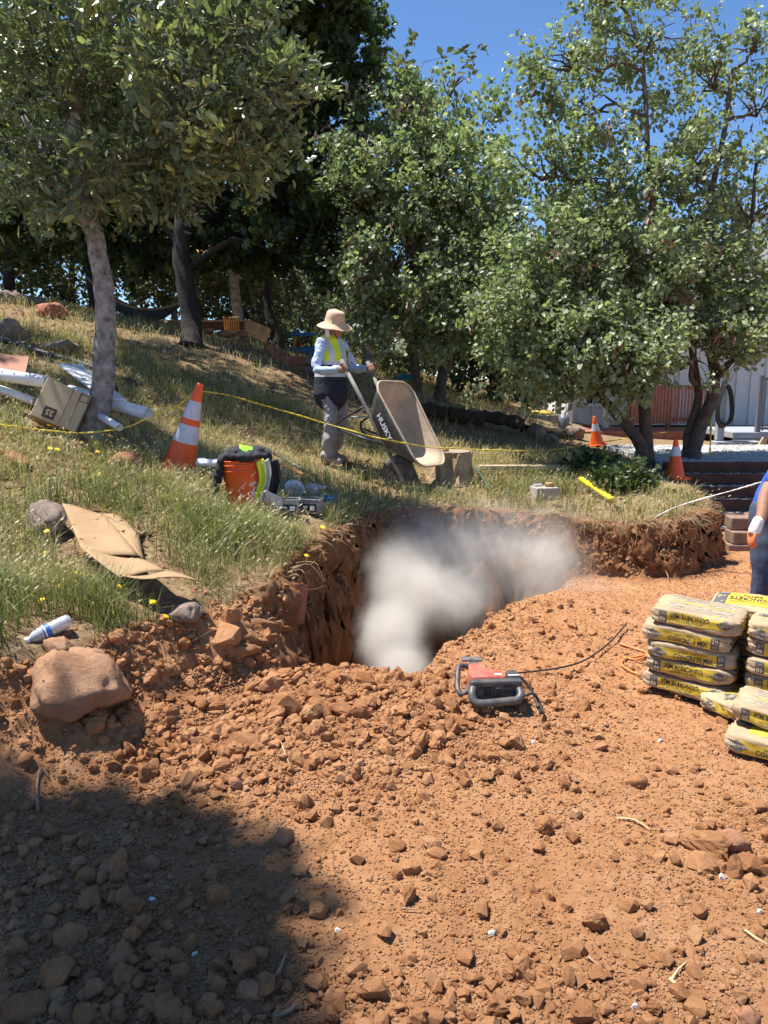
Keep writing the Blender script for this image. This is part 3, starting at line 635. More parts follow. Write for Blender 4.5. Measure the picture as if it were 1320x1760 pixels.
far_tree('pale sage bush on the ridge line at the left behind the hammock end', 60, 500, 20, 2.6, 2.4, 260, seed=21, low=.05, rad=.05, cat='shrub', name='background_shrub', gap=.15)
far_tree('sage bush on the ridge line behind the grey trunk', 190, 520, 21, 3.0, 2.4, 280, seed=22, low=.05, rad=.05, cat='shrub', name='background_shrub', gap=.15)
far_tree('olive bush on the ridge line behind the oak trunk', 330, 545, 24, 3.2, 2.6, 280, seed=23, low=.05, rad=.05, cat='shrub', name='background_shrub', gap=.15)
far_tree('grey green bush on the ridge line behind the slatted chair', 420, 570, 25, 2.8, 2.4, 260, seed=24, low=.05, rad=.05, cat='shrub', name='background_shrub', gap=.15)
far_tree('low bush on the ridge line below the open airy tree', 540, 600, 26, 1.5, 2.4, 220, seed=25, low=.05, rad=.05, cat='shrub', name='background_shrub', gap=.15)
far_tree('bush on the ridge line right behind the worker', 640, 630, 24, 2.2, 2.4, 240, seed=26, low=.05, rad=.05, cat='shrub', name='background_shrub', gap=.15)
far_tree('bush beyond the crooked redbud stems at the terrace edge', 780, 660, 24, 2.6, 2.6, 260, seed=27, low=.05, rad=.05, cat='shrub', name='background_shrub', gap=.15)
far_tree('bush left of the porch posts', 890, 690, 20, 2.2, 1.6, 220, seed=28, low=.05, rad=.05, cat='shrub', name='background_shrub', gap=.15)
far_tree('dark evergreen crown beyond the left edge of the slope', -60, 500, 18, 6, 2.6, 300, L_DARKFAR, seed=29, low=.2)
# neighbour tree left of the frame: its shade falls across the lower left of the picture
b5 = np.array((-6.6, 2.9, 0.)); b5[2] = gz(-6.6, 2.9) - .1
SHADE = [(-1.75, 2.38, .26), (-1.3, 2.42, .24), (-.92, 2.36, .20), (-.58, 2.16, .12), (-1.35, 1.95, .36), (-.85, 1.85, .30), (-.55, 1.72, .14), (-1.9, 1.7, .45), (-.72, 1.35, .30), (-1.35, 1.25, .5), (-2.3, 2.2, .4)]
lob5 = []
for k, (sx_, sy_, sr_) in enumerate(SHADE):
    hz = 9.2 + .5 * ((k * 37) % 5 - 2) * .4
    lob5.append((np.array((sx_, sy_, 0)) + np.array(SUNV) * hz / SUNV.z, (sr_, sr_ * .85, .5), int(700 * sr_) + 20))
make_tree('shade_tree', 'tree just outside the left edge casting its shade on the foreground dirt', b5,
    [([b5, b5 + np.array((.1, 0, 2.2)), b5 + np.array((.3, -.1, 4.6)), b5 + np.array((.7, -.2, 7.2))], .2, .07)], lob5, LEAF_MADR, L_MADR, .12, M_BARK_GREY, 31, per=13, tl=.26)

# unseen tree added past the left edge, crown placed to dapple the hillside with shade
b6 = np.array((-7.4, 10.6, 0.)); b6[2] = gz(-7.4, 10.6) - .1
lob6 = []
for k, (sx_, sy_, sr_) in enumerate([(-2.3, 8.9, .55), (-1.4, 9.3, .5), (-3.1, 8.2, .5), (-.9, 10.1, .5), (-3.8, 9.4, .6), (-2.0, 10.2, .6), (-3.4, 7.2, .4), (-2.6, 7.5, .3), (-4.6, 8.3, .6), (-.3, 9.6, .35), (-3.0, 10.8, .5), (-1.6, 10.4, .6), (-2.5, 11.3, .6), (-.9, 11.2, .6), (-1.9, 9.7, .5), (-2.6, 9.9, .5)]):
    lob6.append((np.array((sx_, sy_, 1.2)) + np.array(SUNV) * (7.6 + .3 * (k % 3)) / SUNV.z, (sr_, sr_ * .85, .5), int(130 * sr_) + 8))
make_tree('shade_tree', 'unseen tree added beyond the left edge to cast dappled shade on the slope', b6,
    [([b6, b6 + np.array((.3, -.1, 2.2)), b6 + np.array((.9, -.1, 4.6)), b6 + np.array((1.6, -.1, 6.4))], .2, .07)], lob6, LEAF_MADR, L_MADR, .12, M_BARK_GREY, 33, per=13, tl=.3, gap=.2)

# ------------------------------------------------------------------ rocks, clods and crumbs
M_CLOD = dirt_mat('red_soil_clod')
M_ROCK = mat('reddish_rock', (.24, .11, .06), .95, .3, 9, .008, 30, col2=(.38, .20, .115, 1), spec=.15)
M_ROCKTAN = mat('tan_boulder', (.25, .135, .075), .9, .3, 7, .010, 35, col2=(.40, .235, .14, 1), spec=.15)
M_ROCKGREY = mat('grey_brown_stone', (.17, .13, .11), .9, .3, 10, .012, 30, col2=(.28, .21, .16, 1), spec=.15)
M_ROCKRED = mat('rust_red_stone', (.27, .10, .06), .9, .35, 8, .010, 35, col2=(.40, .19, .11, 1), spec=.15)
def ground_at(px, py, t0=1.4, t1=40):
    ts = np.concatenate([np.arange(t0, 9, .01), np.arange(9, t1, .05)])
    xc = (px - 660) / FPX; yc = (880 - py) / FPX
    X = ts * xc; Y = ts * (CP + yc * SP); Z = CAMH + ts * (yc * CP - SP)
    k = np.argmax(Z < height(X, Y)); return np.array((X[k], Y[k], gz(X[k], Y[k]))), ts[k]
tm_big = rock_templates(8, 20, 5, .85); tm_med = rock_templates(10, 17, 6, .85); tm_sm = rock_templates(6, 9, 8, .85)
def place_px(name, px, py, wpx, hpx, m, label, cat='rock', seed=0, sink=.3, depth=1.0, sub=2, group=None, amp=.07, rz=None):
    p, t = ground_at(px, py + hpx * .35); w_ = wpx * t / FPX; h_ = hpx * t / FPX
    big_ = name == 'boulder' or wpx > 40 and m is not M_CLOD
    me = rock_mesh(name, (w_, w_ * depth, h_ * 1.15), seed, m, 3 if big_ else sub, max(amp, .15) if big_ else amp, 18, .21 if big_ else .13)
    o = link(name, me, None, (p[0], p[1], p[2] + h_ * (.5 - sink)), (0, 0, rz if rz is not None else (seed * 1.7) % .6 - .3))
    return tag(o, label, cat, group)
place_px('boulder', 140, 1150, 165, 115, M_ROCKTAN, 'large tan boulder lying below the plastic bottle', 'boulder', 3, .47, .9, 3, amp=.2)
place_px('boulder', 80, 888, 90, 58, M_ROCKGREY, 'weathered boulder in the grass behind the cardboard sheet', 'boulder', 4, .25)
place_px('rock', 440, 938, 48, 34, M_ROCKTAN, 'rounded tan rock in the grass below the orange bucket', 'rock', 5)
place_px('rock', 215, 792, 62, 40, M_ROCKRED, 'rust red rock in the grass left of the tall cone', 'rock', 6)
place_px('rock', 40, 785, 70, 42, M_ROCKRED, 'rust red rock in the dry grass at the left edge', 'rock', 7)
place_px('boulder', 90, 533, 58, 38, M_ROCKRED, 'red sided boulder on the upper left slope', 'boulder', 8, .25)
place_px('boulder', 25, 566, 70, 48, M_ROCKGREY, 'dark mossy boulder at the left edge of the slope', 'boulder', 9, .3)
place_px('boulder', 105, 592, 70, 26, M_ROCKGREY, 'low dark boulder sunk in the grass left of the grey trunk', 'boulder', 10, .45)
for i, (x_, y_, a, b, l) in enumerate([(20, 512, 55, 26, 'rough dark stone at the left end of the upper stone row'), (60, 518, 40, 24, 'small mossy stone in the upper stone row left of the red boulder'), (130, 520, 60, 30, 'dark stone right of the red sided boulder'), (160, 508, 55, 30, 'dark stone in front of the branching evergreen')]):
    place_px('boulder', x_, y_, a, b, M_ROCKGREY if i != 2 else M_ROCKRED, l, 'boulder', 40 + i, .25)
place_px('rock', 320, 1047, 70, 34, M_ROCKGREY, 'grey stone under the lower end of the cardboard', 'rock', 11)
place_px('rock', 385, 1090, 62, 44, M_CLOD, 'dark crumbly clod at the edge below the grass', 'rock', 12)
place_px('rock', 100, 1110, 60, 40, M_ROCKTAN, 'flat tan stone wedged left of the large boulder', 'rock', 13)
sl_ = link('stone_slab', MB().box((0, 0, 0), (.11, .05, .26)).noise(.03, 9, 3).mesh('stone_slab', M_ROCKRED), None, at(508, 1040, 4.55), (.1, .08, .8)); tag(sl_, 'upright reddish slab sticking out of the left pit wall', 'stone')
place_px('rock', 345, 792, 26, 18, mat('white_stone', (.6, .58, .55), .9, .1), 'small white stone right of the tall cone base', 'rock', 14)
FORE = [(100, 1672, 78, 58, 'flat topped dark rock at the lower left corner'), (163, 1695, 42, 52, 'upright narrow rock right of the lower left flat rock'), (40, 1728, 85, 50, 'long dark rock at the bottom left edge'), (143, 1745, 62, 44, 'angular rock cut by the bottom edge at left'),
        (27, 1626, 46, 34, 'brown rock near the left edge in the shade'), (205, 1648, 46, 44, 'brown rock in the shade beside the narrow rock'), (122, 1603, 62, 44, 'rounded wide rock in the left shade'), (198, 1498, 44, 32, 'rounded rock in the middle of the shade, left one of a pair'),
        (150, 1500, 46, 32, 'rounded rock in the middle of the shade, leftmost'), (258, 1482, 38, 34, 'angular rock at the right of the shaded pair'), (212, 1540, 46, 34, 'shaded rock just below the rounded pair'), (378, 1530, 52, 46, 'crumbly clod on the right rim of the shade'),
        (520, 1371, 42, 38, 'pale lit rock with a light chip right of the shade'), (489, 1435, 38, 42, 'brown rock at the tip of the shade'), (385, 1312, 44, 32, 'dark clod above the shade'), (494, 1207, 66, 54, 'largest orange clod left of the pit mouth'),
        (420, 1266, 62, 40, 'broad clod below the largest orange clod'), (405, 1345, 30, 26, 'small rock above the shade edge'), (682, 1450, 36, 28, 'yellowish chip near the picture centre'), (708, 1490, 40, 26, 'smooth tan pebble right of the yellowish chip'),
        (750, 1462, 44, 20, 'flat ochre chip beside the smooth tan pebble'), (984, 1337, 30, 18, 'small smooth stone on the flat dirt below the breaker hammer'), (1003, 1738, 58, 46, 'broad flat stone at the bottom edge right of centre'), (642, 1700, 62, 44, 'pale rounded clod at the bottom centre'),
        (1212, 1440, 84, 40, 'dark cracked clod at the right side'), (1258, 1440, 60, 42, 'leaning slab of clay beside the cracked clod'), (1210, 1480, 66, 40, 'wide clod below the leaning clay slab'), (1285, 1480, 60, 30, 'clod at the right edge below the sacks'),
        (1095, 1340, 40, 24, 'low dark clod below the sack stack'), (1285, 1745, 46, 34, 'flat pale stone in the bottom right corner'), (860, 1710, 40, 26, 'tan clod at the bottom right of centre'), (540, 1690, 50, 30, 'brown clod at the bottom left of centre'),
        (1160, 1150, 24, 16, 'small dark clod left of the sack stack'), (430, 1700, 50, 40, 'clod on the lower right rim of the shade'), (1080, 1550, 40, 26, 'tan clod in the right foreground'), (545, 1560, 46, 36, 'lumpy clod right of the shade')]
for i, (x_, y_, a, b, l) in enumerate(FORE): place_px('rock', x_, y_, a, b, M_ROCK if i % 4 == 1 else M_CLOD, l, 'rock' if 'clod' not in l else 'clod', 100 + i, .34, .85, 2, amp=.12)

def dirt_points(n, seed, heavy=False):
    g = np.random.default_rng(seed); out = np.zeros((0, 2))
    while len(out) < n:
        t = g.uniform(1.45, 6.8, n * 3) if not heavy else g.uniform(1.5, 5.2, n * 3)
        x_ = g.uniform(-.56, .56, n * 3) * t; y_ = t
        keep = g.random(n * 3) < np.minimum(1, (2.4 / t) ** (1.0 if not heavy else .6))
        x_, y_ = x_[keep], y_[keep]
        z_, m_, pd_, hp_, sd_ = height(x_, y_, True)
        wgt = (.05 if heavy else .22) + .9 * hp_ + (.22 if heavy else .5) * sstep(-.3, -1.2, x_) * sstep(3.2, 2.0, y_) + .35 * sstep(1.0, 1.5, x_) * sstep(3.0, 2.4, y_) * (.5 if heavy else 1) + .35 * sstep(4.2, 4.8, y_) * sstep(1.4, .4, x_) + .5 * sstep(-.35, -.9, x_) * sstep(2.8, 3.2, y_) + .3 * sstep(2.0, 1.7, y_) * (.5 if heavy else 1)
        clump = vn(x_ * 3.1, y_ * 3.1, 77)
        wgt = wgt * (.35 + 1.1 * clump)
        k = (m_ < .9) & (pd_ < .03) & (g.random(len(x_)) < wgt)
        out = np.vstack([out, np.stack([x_[k], y_[k]], 1)])
    return out[:n]
def with_z(p, lift=0): return np.c_[p, height(p[:, 0], p[:, 1]) + lift]
# the largest clods one by one
big_meshes = [mesh_np('clod', tv * np.array((1, 1, 1)), tf, 3, [M_CLOD]) for tv, tf in tm_big]
bm_sub = []
for k in range(8): bm_sub.append(rock_mesh('clod', 2.0, 300 + k, M_CLOD, 2, .20, 16, .12))
pts = dirt_points(262, 41, True); g = np.random.default_rng(42)
for i, p in enumerate(pts):
    s_ = .022 + .030 * g.random() ** 2.2 + .012 * float(np.exp(-((p[0] + .4) ** 2 / .7 + (p[1] - 3.5) ** 2 / .35)))
    o = link('soil_clod', bm_sub[i % 8], None, (p[0], p[1], gz(*p) + s_ * .35), tuple(g.uniform(-3, 3, 3)), (s_ * g.uniform(.8, 1.3), s_ * g.uniform(.8, 1.2), s_ * g.uniform(.65, 1)))
    zx = 660 + FPX * p[0] / (p[1] * CP + CAMH * SP); zt = p[1]
    if zt < 2.75 and zx < 560: lb = 'soil clod lying in the tree shade at the lower left'
    elif zt < 2.3: lb = 'soil clod on the sunlit dirt along the bottom of the picture'
    elif zt < 3.3 and zx > 900: lb = 'soil clod on the open dirt between the sacks and the bottom right'
    elif zt < 3.0: lb = 'soil clod on the sunlit dirt just right of the tree shade'
    elif zx < 330: lb = 'soil clod on the crumbled bank below the grass and large boulder'
    elif zx < 640 and zt < 4.4: lb = 'soil clod in the dense heap left of the pit mouth'
    elif zt < 4.0: lb = 'soil clod around the breaker hammer in front of the pit mouth'
    else: lb = 'soil clod on the dirt ramp beside the dust, beyond the breaker hammer'
    tag(o, 'reddish brown ' + lb, 'clod', 'loose soil clods around the pit')
pts = with_z(dirt_points(11000, 43, True)); sz = np.clip(.008 + .008 * np.random.default_rng(1).pareto(2.3, len(pts)), 0, .036); pts[:, 2] += sz * .3
tag(link('clods', scatter('clods', tm_med, pts, sz, [M_CLOD], np.random.default_rng(2).random(len(pts)), 3, .85)), 'countless small crumbly clods scattered over the red dirt', 'clods', kind='stuff')
pts = with_z(dirt_points(70000, 44)); sz = .0028 + .0035 * np.random.default_rng(3).random(len(pts)) ** 2 + .0012 * pts[:, 1] * .6; pts[:, 2] += sz * .3
tag(link('soil_crumbs', scatter('soil_crumbs', tm_sm, pts, sz, [M_CLOD], np.random.default_rng(4).random(len(pts)), 4, .85)), 'fine soil crumbs covering the red dirt', 'crumbs', kind='stuff')
# chunks standing out of the cut bank and the pit wall
g = np.random.default_rng(45); wp = []
gxx = g.uniform(-1.2, 3.4, 160000); gyy = g.uniform(3.8, 8.2, 160000)
z_, m_, pd_, hp_, sd_ = height(gxx, gyy, True)
k = (np.abs(sd_) < .16) & (m_ > .03) & (m_ < .985); wx, wy, wz = gxx[k], gyy[k], z_[k]
sel = g.choice(len(wx), min(4200, len(wx)), False)
dirs = np.stack([height(wx[sel] + .02, wy[sel]) - height(wx[sel] - .02, wy[sel]), height(wx[sel], wy[sel] + .02) - height(wx[sel], wy[sel] - .02)], 1)
dn = dirs / (np.linalg.norm(dirs, axis=1)[:, None] + 1e-6)
sz = .006 + .030 * g.random(len(sel)) ** 3.0
pp = np.c_[wx[sel] - dn[:, 0] * .0, wy[sel] - dn[:, 1] * .0, wz[sel]]
tag(link('bank_chunks', scatter('bank_chunks', rock_templates(8, 10, 26, .85), pp, sz, [dirt_mat('moist_cut_soil', dark=.72)], g.random(len(sel)), 9)), 'broken soil chunks standing out of the cut bank around the pit', 'soil', kind='stuff')
# fine roots and straw hanging over the cut face
g = np.random.default_rng(61); rt = MB(); rim = [(x_, y_) for x_, y_ in CUT[8:21]]
for k in range(230):
    j_ = g.integers(7, 11) if k < 165 else g.integers(0, 12); a_ = g.random(); q0 = np.array(rim[j_]) * (1 - a_) + np.array(rim[j_ + 1]) * a_
    e_ = np.array(rim[j_ + 1]) - np.array(rim[j_]); nn_ = np.array((e_[1], -e_[0])) / np.linalg.norm(e_)
    q0 = q0 - nn_ * .04; zt_ = float(hillA(q0[0], q0[1])); dz = .03 + .26 * g.random() ** 1.8
    p0 = np.array((q0[0], q0[1], zt_ + .01)); P_r = [p0, p0 + np.array((*(nn_ * .06), .0)) + g.normal(size=3) * .02, p0 + np.array((*(nn_ * .10), -dz * .5)) + g.normal(size=3) * .035, p0 + np.array((*(nn_ * .11), -dz)) + g.normal(size=3) * .06]
    rt.tube(smooth_path(P_r, 3), np.linspace(.0026, .001, 10), 3, cap=False)
tag(rt.build('hanging_roots', mat('brown_rootlets', (.16, .095, .05), .9, .4, 20, col2=(.36, .25, .14, 1))), 'fine roots and straw hanging down the cut bank', 'roots', kind='stuff')
# white and grey chips
M_CHIP = mat('white_chip', (.62, .60, .56), .8, .2)
for i, (x_, y_) in enumerate([(916, 1277), (1118, 1191), (180, 1545), (262, 1549), (134, 1455), (580, 1602), (1240, 1510), (1305, 1570), (845, 1610), (1090, 1735), (335, 1645), (1135, 1275)]):
    p, t = ground_at(x_, y_); s_ = .010 + .006 * random.random()
    o = link('white_chip', mesh_np('white_chip', tm_med[i % 8][0] * s_, tm_med[i % 8][1], 3, [M_CHIP]), None, p + np.array((0, 0, .003)), (random.uniform(0, 3), random.uniform(0, 3), 0))
    tag(o, 'tiny white stone chip on the red dirt', 'chip', 'white chips on the dirt')
# roots and twigs
M_ROOT = mat('pale_root', (.30, .20, .13), .9, .3, 20, .002, 80); M_STRAW = mat('dry_straw', (.55, .42, .22), .8, .2, 20)
def stick(name, pts, r, m, label, cat='twig', group=None, lift=.012):
    P = np.array([ground_at(x_, y_)[0] + np.array((0, 0, lift + (.02 * math.sin(i * 2.1)) ** 2)) for i, (x_, y_) in enumerate(pts)]); b = P[0].copy()
    P = smooth_path(P - b, 5); n = len(P)
    return tag(MB().tube(P, np.linspace(r, r * .45, n), 5).build(name, m, None, True, tuple(b)), label, cat, group)
stick('root', [(66, 1400), (64, 1355), (72, 1330), (86, 1345)], .006, M_ROOT, 'branching dry root in the shade at the left', 'root')
stick('root', [(464, 1702), (478, 1680), (492, 1650)], .007, M_ROOT, 'bare pale root on the lower rim of the shade', 'root')
stick('root', [(470, 1760), (500, 1745), (512, 1730)], .009, M_ROOT, 'thick root piece at the bottom edge left of centre', 'root')
stick('twig', [(1010, 1655), (1036, 1672)], .004, M_ROOT, 'short dark twig in the lower right dirt')
stick('twig', [(1150, 1690), (1175, 1715), (1215, 1755)], .005, M_STRAW, 'straw coloured stem at the bottom right')
stick('twig', [(1155, 1690), (1165, 1675), (1180, 1660)], .004, M_STRAW, 'short straw crossing the longer stem at bottom right')
stick('twig', [(1280, 1605), (1300, 1622), (1320, 1630)], .004, M_STRAW, 'pale straw stalk at the right edge')
stick('twig', [(1060, 1412), (1090, 1415), (1118, 1432)], .004, M_STRAW, 'curved straw on the dirt below the sacks')
stick('twig', [(482, 1280), (490, 1300), (498, 1320)], .003, M_STRAW, 'straw blades on the clods above the pale rock')
stick('twig', [(690, 1568), (722, 1572)], .003, M_ROOT, 'thin twig near the bottom centre')
stick('root', [(1165, 920), (1175, 950), (1168, 990)], .008, M_ROOT, 'root hanging down the right bank face', 'root', lift=.03)
stick('root', [(1110, 975), (1140, 985), (1150, 1003)], .007, M_ROOT, 'pale root at the foot of the right bank', 'root', lift=.03)

# ------------------------------------------------------------------ grass
L_GRASS = tint_mat('grass_blade', [(0, (.075, .105, .030)), (.3, (.165, .195, .065)), (.55, (.29, .275, .12)), (.8, (.44, .36, .20)), (1, (.60, .50, .31))], .55, .3, .3, 1.3)
EXC = []
def exc(px, py, t, r_): q_ = at(px, py, t); EXC.append((q_[0], q_[1], r_))
for q_ in ((125, 885, 4.7, .2), (160, 915, 4.5, .25), (200, 935, 4.4, .25), (220, 965, 4.15, .25), (270, 985, 3.95, .25), (170, 955, 4.2, .2), (84, 1083, 3.4, .16), (60, 1100, 3.3, .16), (120, 1065, 3.5, .12), (424, 862, 5.5, .22), (495, 884, 5.3, .18), (540, 880, 5.3, .2), (565, 870, 5.4, .16), (310, 812, 6.1, .2), (100, 700, 6.1, .3), (150, 745, 6.4, .2), (660, 850, 7.7, .3), (770, 830, 8.4, .3), (935, 843, 7.5, .2), (520, 840, 5.6, .2), (585, 805, 8.5, .25), (40, 650, 6.4, .25), (210, 705, 6.6, .2), (1025, 840, 7.5, .2)): exc(*q_)
def grass(name, n, ylo, yhi, hlo, hhi, wd, dry, seed, label, xlim=.62, lay=.0, edge=None):
    g = np.random.default_rng(seed); k = n * 6
    t = np.sqrt(g.uniform(ylo ** 2, yhi ** 2, k)); x_ = g.uniform(-xlim, xlim, k) * t; y_ = t
    z_, m_, pd_, hp_, sd_ = height(x_, y_, True)
    gg = sstep(.8, .98, m_) * sstep(.0, .22, -sd_)
    if edge: gg = sstep(.5, .9, m_) * sstep(.45, .0, np.abs(sd_))
    tuft = vn(x_ * 4.5, y_ * 4.5, seed) * .6 + vn(x_ * 1.3, y_ * 1.3, seed + 9) * .6
    stairs_ = (x_ > 3.0) & (y_ > 7.3)
    house_ = (y_ > 11.2) & (x_ > 3.4)
    for ex, ey, er in EXC: house_ |= np.hypot(x_ - ex, y_ - ey) < er * (.75 + .4 * vn(x_ * 9, y_ * 9, 5))
    kk = np.where((g.random(k) < gg * (.05 + 1.5 * np.clip(tuft - .28, 0, 1) ** 1.6)) & ~stairs_ & ~house_)[0][:n]
    x_, y_, z_ = x_[kk], y_[kk], z_[kk]; n = len(x_)
    green = vn(x_ * 1.1, y_ * 1.1, seed + 3) * .8 + vn(x_ * 3.3, y_ * 3.3, seed + 4) * .4
    lush = sstep(-.6, -1.3, x_) * sstep(6.5, 4.0, y_)
    h = g.uniform(hlo, hhi, n) * (.55 + .7 * green) * (1 + .25 * lush)
    tint = np.clip(dry + .9 * (.6 - green) + .22 * g.normal(size=n) - .10 * lush, 0, 1)
    a = g.uniform(0, 2 * np.pi, n); lean = g.uniform(.15, .8, n) * (1 + lay * 2.2)
    d = np.stack([np.cos(a), np.sin(a)], 1); sdv = np.stack([-np.sin(a + .6), np.cos(a + .6)], 1)
    wv = wd * g.uniform(.6, 1.3, n) * (.6 + y_ * .10)
    V = np.zeros((n, 5, 3)); hz = h * (1 - .55 * lay)
    base = np.c_[x_, y_, z_ - .012]
    V[:, 0] = base; V[:, 1] = base
    V[:, 0, :2] += sdv * wv[:, None] / 2; V[:, 1, :2] -= sdv * wv[:, None] / 2
    mid = base.copy(); mid[:, :2] += d * (lean * h * .3)[:, None]; mid[:, 2] += hz * .6
    V[:, 2] = mid; V[:, 3] = mid; V[:, 2, :2] += sdv * wv[:, None] * .38; V[:, 3, :2] -= sdv * wv[:, None] * .38
    tip = base.copy(); tip[:, :2] += d * (lean * h * .95)[:, None]; tip[:, 2] += hz * (1 - .28 * lean * .8); V[:, 4] = tip
    F = (np.array([(0, 1, 3), (0, 3, 2), (2, 3, 4)])[None] + (np.arange(n) * 5)[:, None, None]).reshape(-1, 3)
    verts = V.reshape(-1, 3); tn = np.repeat(tint, 5)
    # seed heads on some stalks
    s_ = np.where(g.random(n) < .10)[0]; hd = np.zeros((len(s_), 4, 3)); L_ = .028 + .02 * g.random(len(s_))
    tp = V[s_, 4]; up = np.c_[d[s_] * .6, np.full(len(s_), .4)]
    hd[:, 0] = tp; hd[:, 2] = tp + up * L_[:, None]; hd[:, 1] = tp + up * L_[:, None] * .45 + np.c_[sdv[s_] * .006, np.zeros(len(s_))]; hd[:, 3] = tp + up * L_[:, None] * .45 - np.c_[sdv[s_] * .006, np.zeros(len(s_))]
    F2 = (np.array([(0, 1, 2), (0, 2, 3)])[None] + (np.arange(len(s_)) * 4)[:, None, None] + len(verts)).reshape(-1, 3)
    verts = np.vstack([verts, hd.reshape(-1, 3)]); tn = np.r_[tn, np.repeat(np.clip(tint[s_] + .25, 0, 1), 4)]
    return tag(link(name, mesh_np(name, verts, np.vstack([F, F2]), 3, [L_GRASS], tn)), label, 'grass', kind='stuff')
grass('grass', 36000, 2.9, 6.2, .06, .25, .0042, .52, 71, 'tall green and straw grass on the near slope around the cardboard')
grass('grass', 26000, 5.8, 10.5, .06, .22, .0046, .68, 72, 'mixed dry and green grass around the cone, worker and stump')
grass('grass', 24000, 10, 22, .07, .24, .0050, .80, 73, 'dry yellow grass on the upper slope')
grass('dry_thatch', 34000, 2.9, 10.5, .07, .18, .0038, .85, 74, 'flattened dead straw lying between the green grass', lay=.75)
grass('dry_thatch', 6000, 3.0, 8.0, .08, .2, .0036, .9, 75, 'dead straw hanging over the rim of the cut bank', lay=.9, edge=True)
g = np.random.default_rng(91); t_ = g.uniform(3.3, 13, 2600); x_ = g.uniform(-.55, .3, 2600) * t_; zz_, mm_, pq_, hq_, sq_ = height(x_, t_, True); kk = (mm_ > .97) & (vn(x_ * 1.4, t_ * 1.4, 92) > .52); sp = np.c_[x_[kk], t_[kk], zz_[kk]]; sz = (.008 + .03 * g.random(len(sp)) ** 3) * (.6 + sp[:, 1] * .07)
tag(link('slope_rubble', scatter('slope_rubble', tm_med, sp, sz, [M_ROCKRED], g.random(len(sp)), 93, .8)), 'small rust red stones strewn through the grass on the slope', 'rubble', kind='stuff')
t_ = g.uniform(4, 14, 9000); x_ = g.uniform(-.55, .45, 9000) * t_; zz_, mm_, pq_, hq_, sq_ = height(x_, t_, True); kk = (mm_ > .97) & (sq_ < -.15) & ~((x_ > 3) & (t_ > 7.3)) & (vn(x_ * .8, t_ * .8, 95) > .42); lp = np.c_[x_[kk], t_[kk], zz_[kk] + .012 + .03 * g.random(kk.sum())]
L_LIT = tint_mat('dead_leaf', [(0, (.10, .055, .028)), (.6, (.25, .15, .075)), (1, (.42, .30, .17))], .8, .1)
tag(link('leaf_litter', leaf_mesh('leaf_litter', lp, np.c_[g.normal(size=(len(lp), 2)), np.zeros(len(lp))], .06, LEAF_MADR, L_LIT, g.random(len(lp)), g, 0)), 'dead brown leaves littering the grass below the trees', 'leaf litter', kind='stuff')
# yellow wildflowers
M_PETAL = mat('yellow_petal', (.85, .62, .02), .6, .1, 30); M_STEM = mat('green_stem', (.12, .17, .05), .7, .2, 20)
def flower(px, py, label, k):
    p, t = ground_at(px, py + 22)
    top = at(px, py, t); h = max(.06, top[2] - p[2]); r_ = .013 + .004 * random.random() + .0012 * t
    root = empty('yellow_wildflower', tuple(p), random.random() * 6, label, 'flower', 'yellow wildflowers in the grass')
    MB().tube([(0, 0, -.01), (.01, 0, h * .5), (0, .005, h)], .0025, 4).build('stem', M_STEM, root)
    a = np.linspace(0, 2 * np.pi, 14, endpoint=False); V = [(0, 0, h + .004)]
    for i, x_ in enumerate(a): V.append((r_ * math.cos(x_) * (1 if i % 2 else .72), r_ * math.sin(x_) * (1 if i % 2 else .72), h + .006 + .004 * (i % 2)))
    V2 = [(0, 0, h + .012)] + [(r_ * .55 * math.cos(x_ + .2), r_ * .55 * math.sin(x_ + .2), h + .012) for x_ in a]
    MB().add(V, [(0, i + 1, (i + 1) % 14 + 1) for i in range(14)]).add(V2, [(0, i + 1, (i + 1) % 14 + 1) for i in range(14)]).build('petals', M_PETAL, root, rot=(.5, .2, 0))
for k, (x_, y_) in enumerate([(75, 730), (140, 758), (156, 760), (84, 768), (91, 770), (178, 772), (164, 774), (157, 780), (185, 811), (345, 770), (347, 775), (180, 734), (201, 752), (190, 700)]): flower(x_, y_, 'small yellow wildflower near the foot of the grey trunk', k)
for k, (x_, y_) in enumerate([(104, 886), (82, 909), (60, 946), (89, 945), (146, 954), (92, 990), (113, 1003), (85, 1028), (196, 987), (200, 1004), (258, 1030), (274, 1058), (130, 927), (132, 980)]): flower(x_, y_, 'yellow wildflower in the tall grass beside the cardboard sheet', k)
for k, (x_, y_) in enumerate([(520, 958), (550, 902), (630, 848), (484, 925)]): flower(x_, y_, 'yellow wildflower on the grassy rim above the pit', k)
# low leafy shrubs beneath the redbuds
for i, (x_, y_, r_, l) in enumerate([(1065, 828, .27, 'leafy green shrub at the foot of the forked redbud'), (1015, 800, .24, 'low leafy shrub left of the forked redbud')]):
    p, t = ground_at(x_, y_ + 20)
    make_tree('ground_shrub', l, p, [([p, p + np.array((.02, 0, .15)), p + np.array((.05, 0, .3))], .012, .006)], [(p + np.array((0, 0, r_ * .45)), (r_, r_ * .8, r_ * .55), 70), (p + np.array((r_ * .6, 0, r_ * .3)), (r_ * .7, r_ * .6, r_ * .4), 40)], LEAF_RED, L_OAK if i < 2 else L_RED, .042, M_BARK_BROWN, 80 + i, per=10, tl=.15, cat='shrub', limbs=False, group='shrubs under the redbuds')
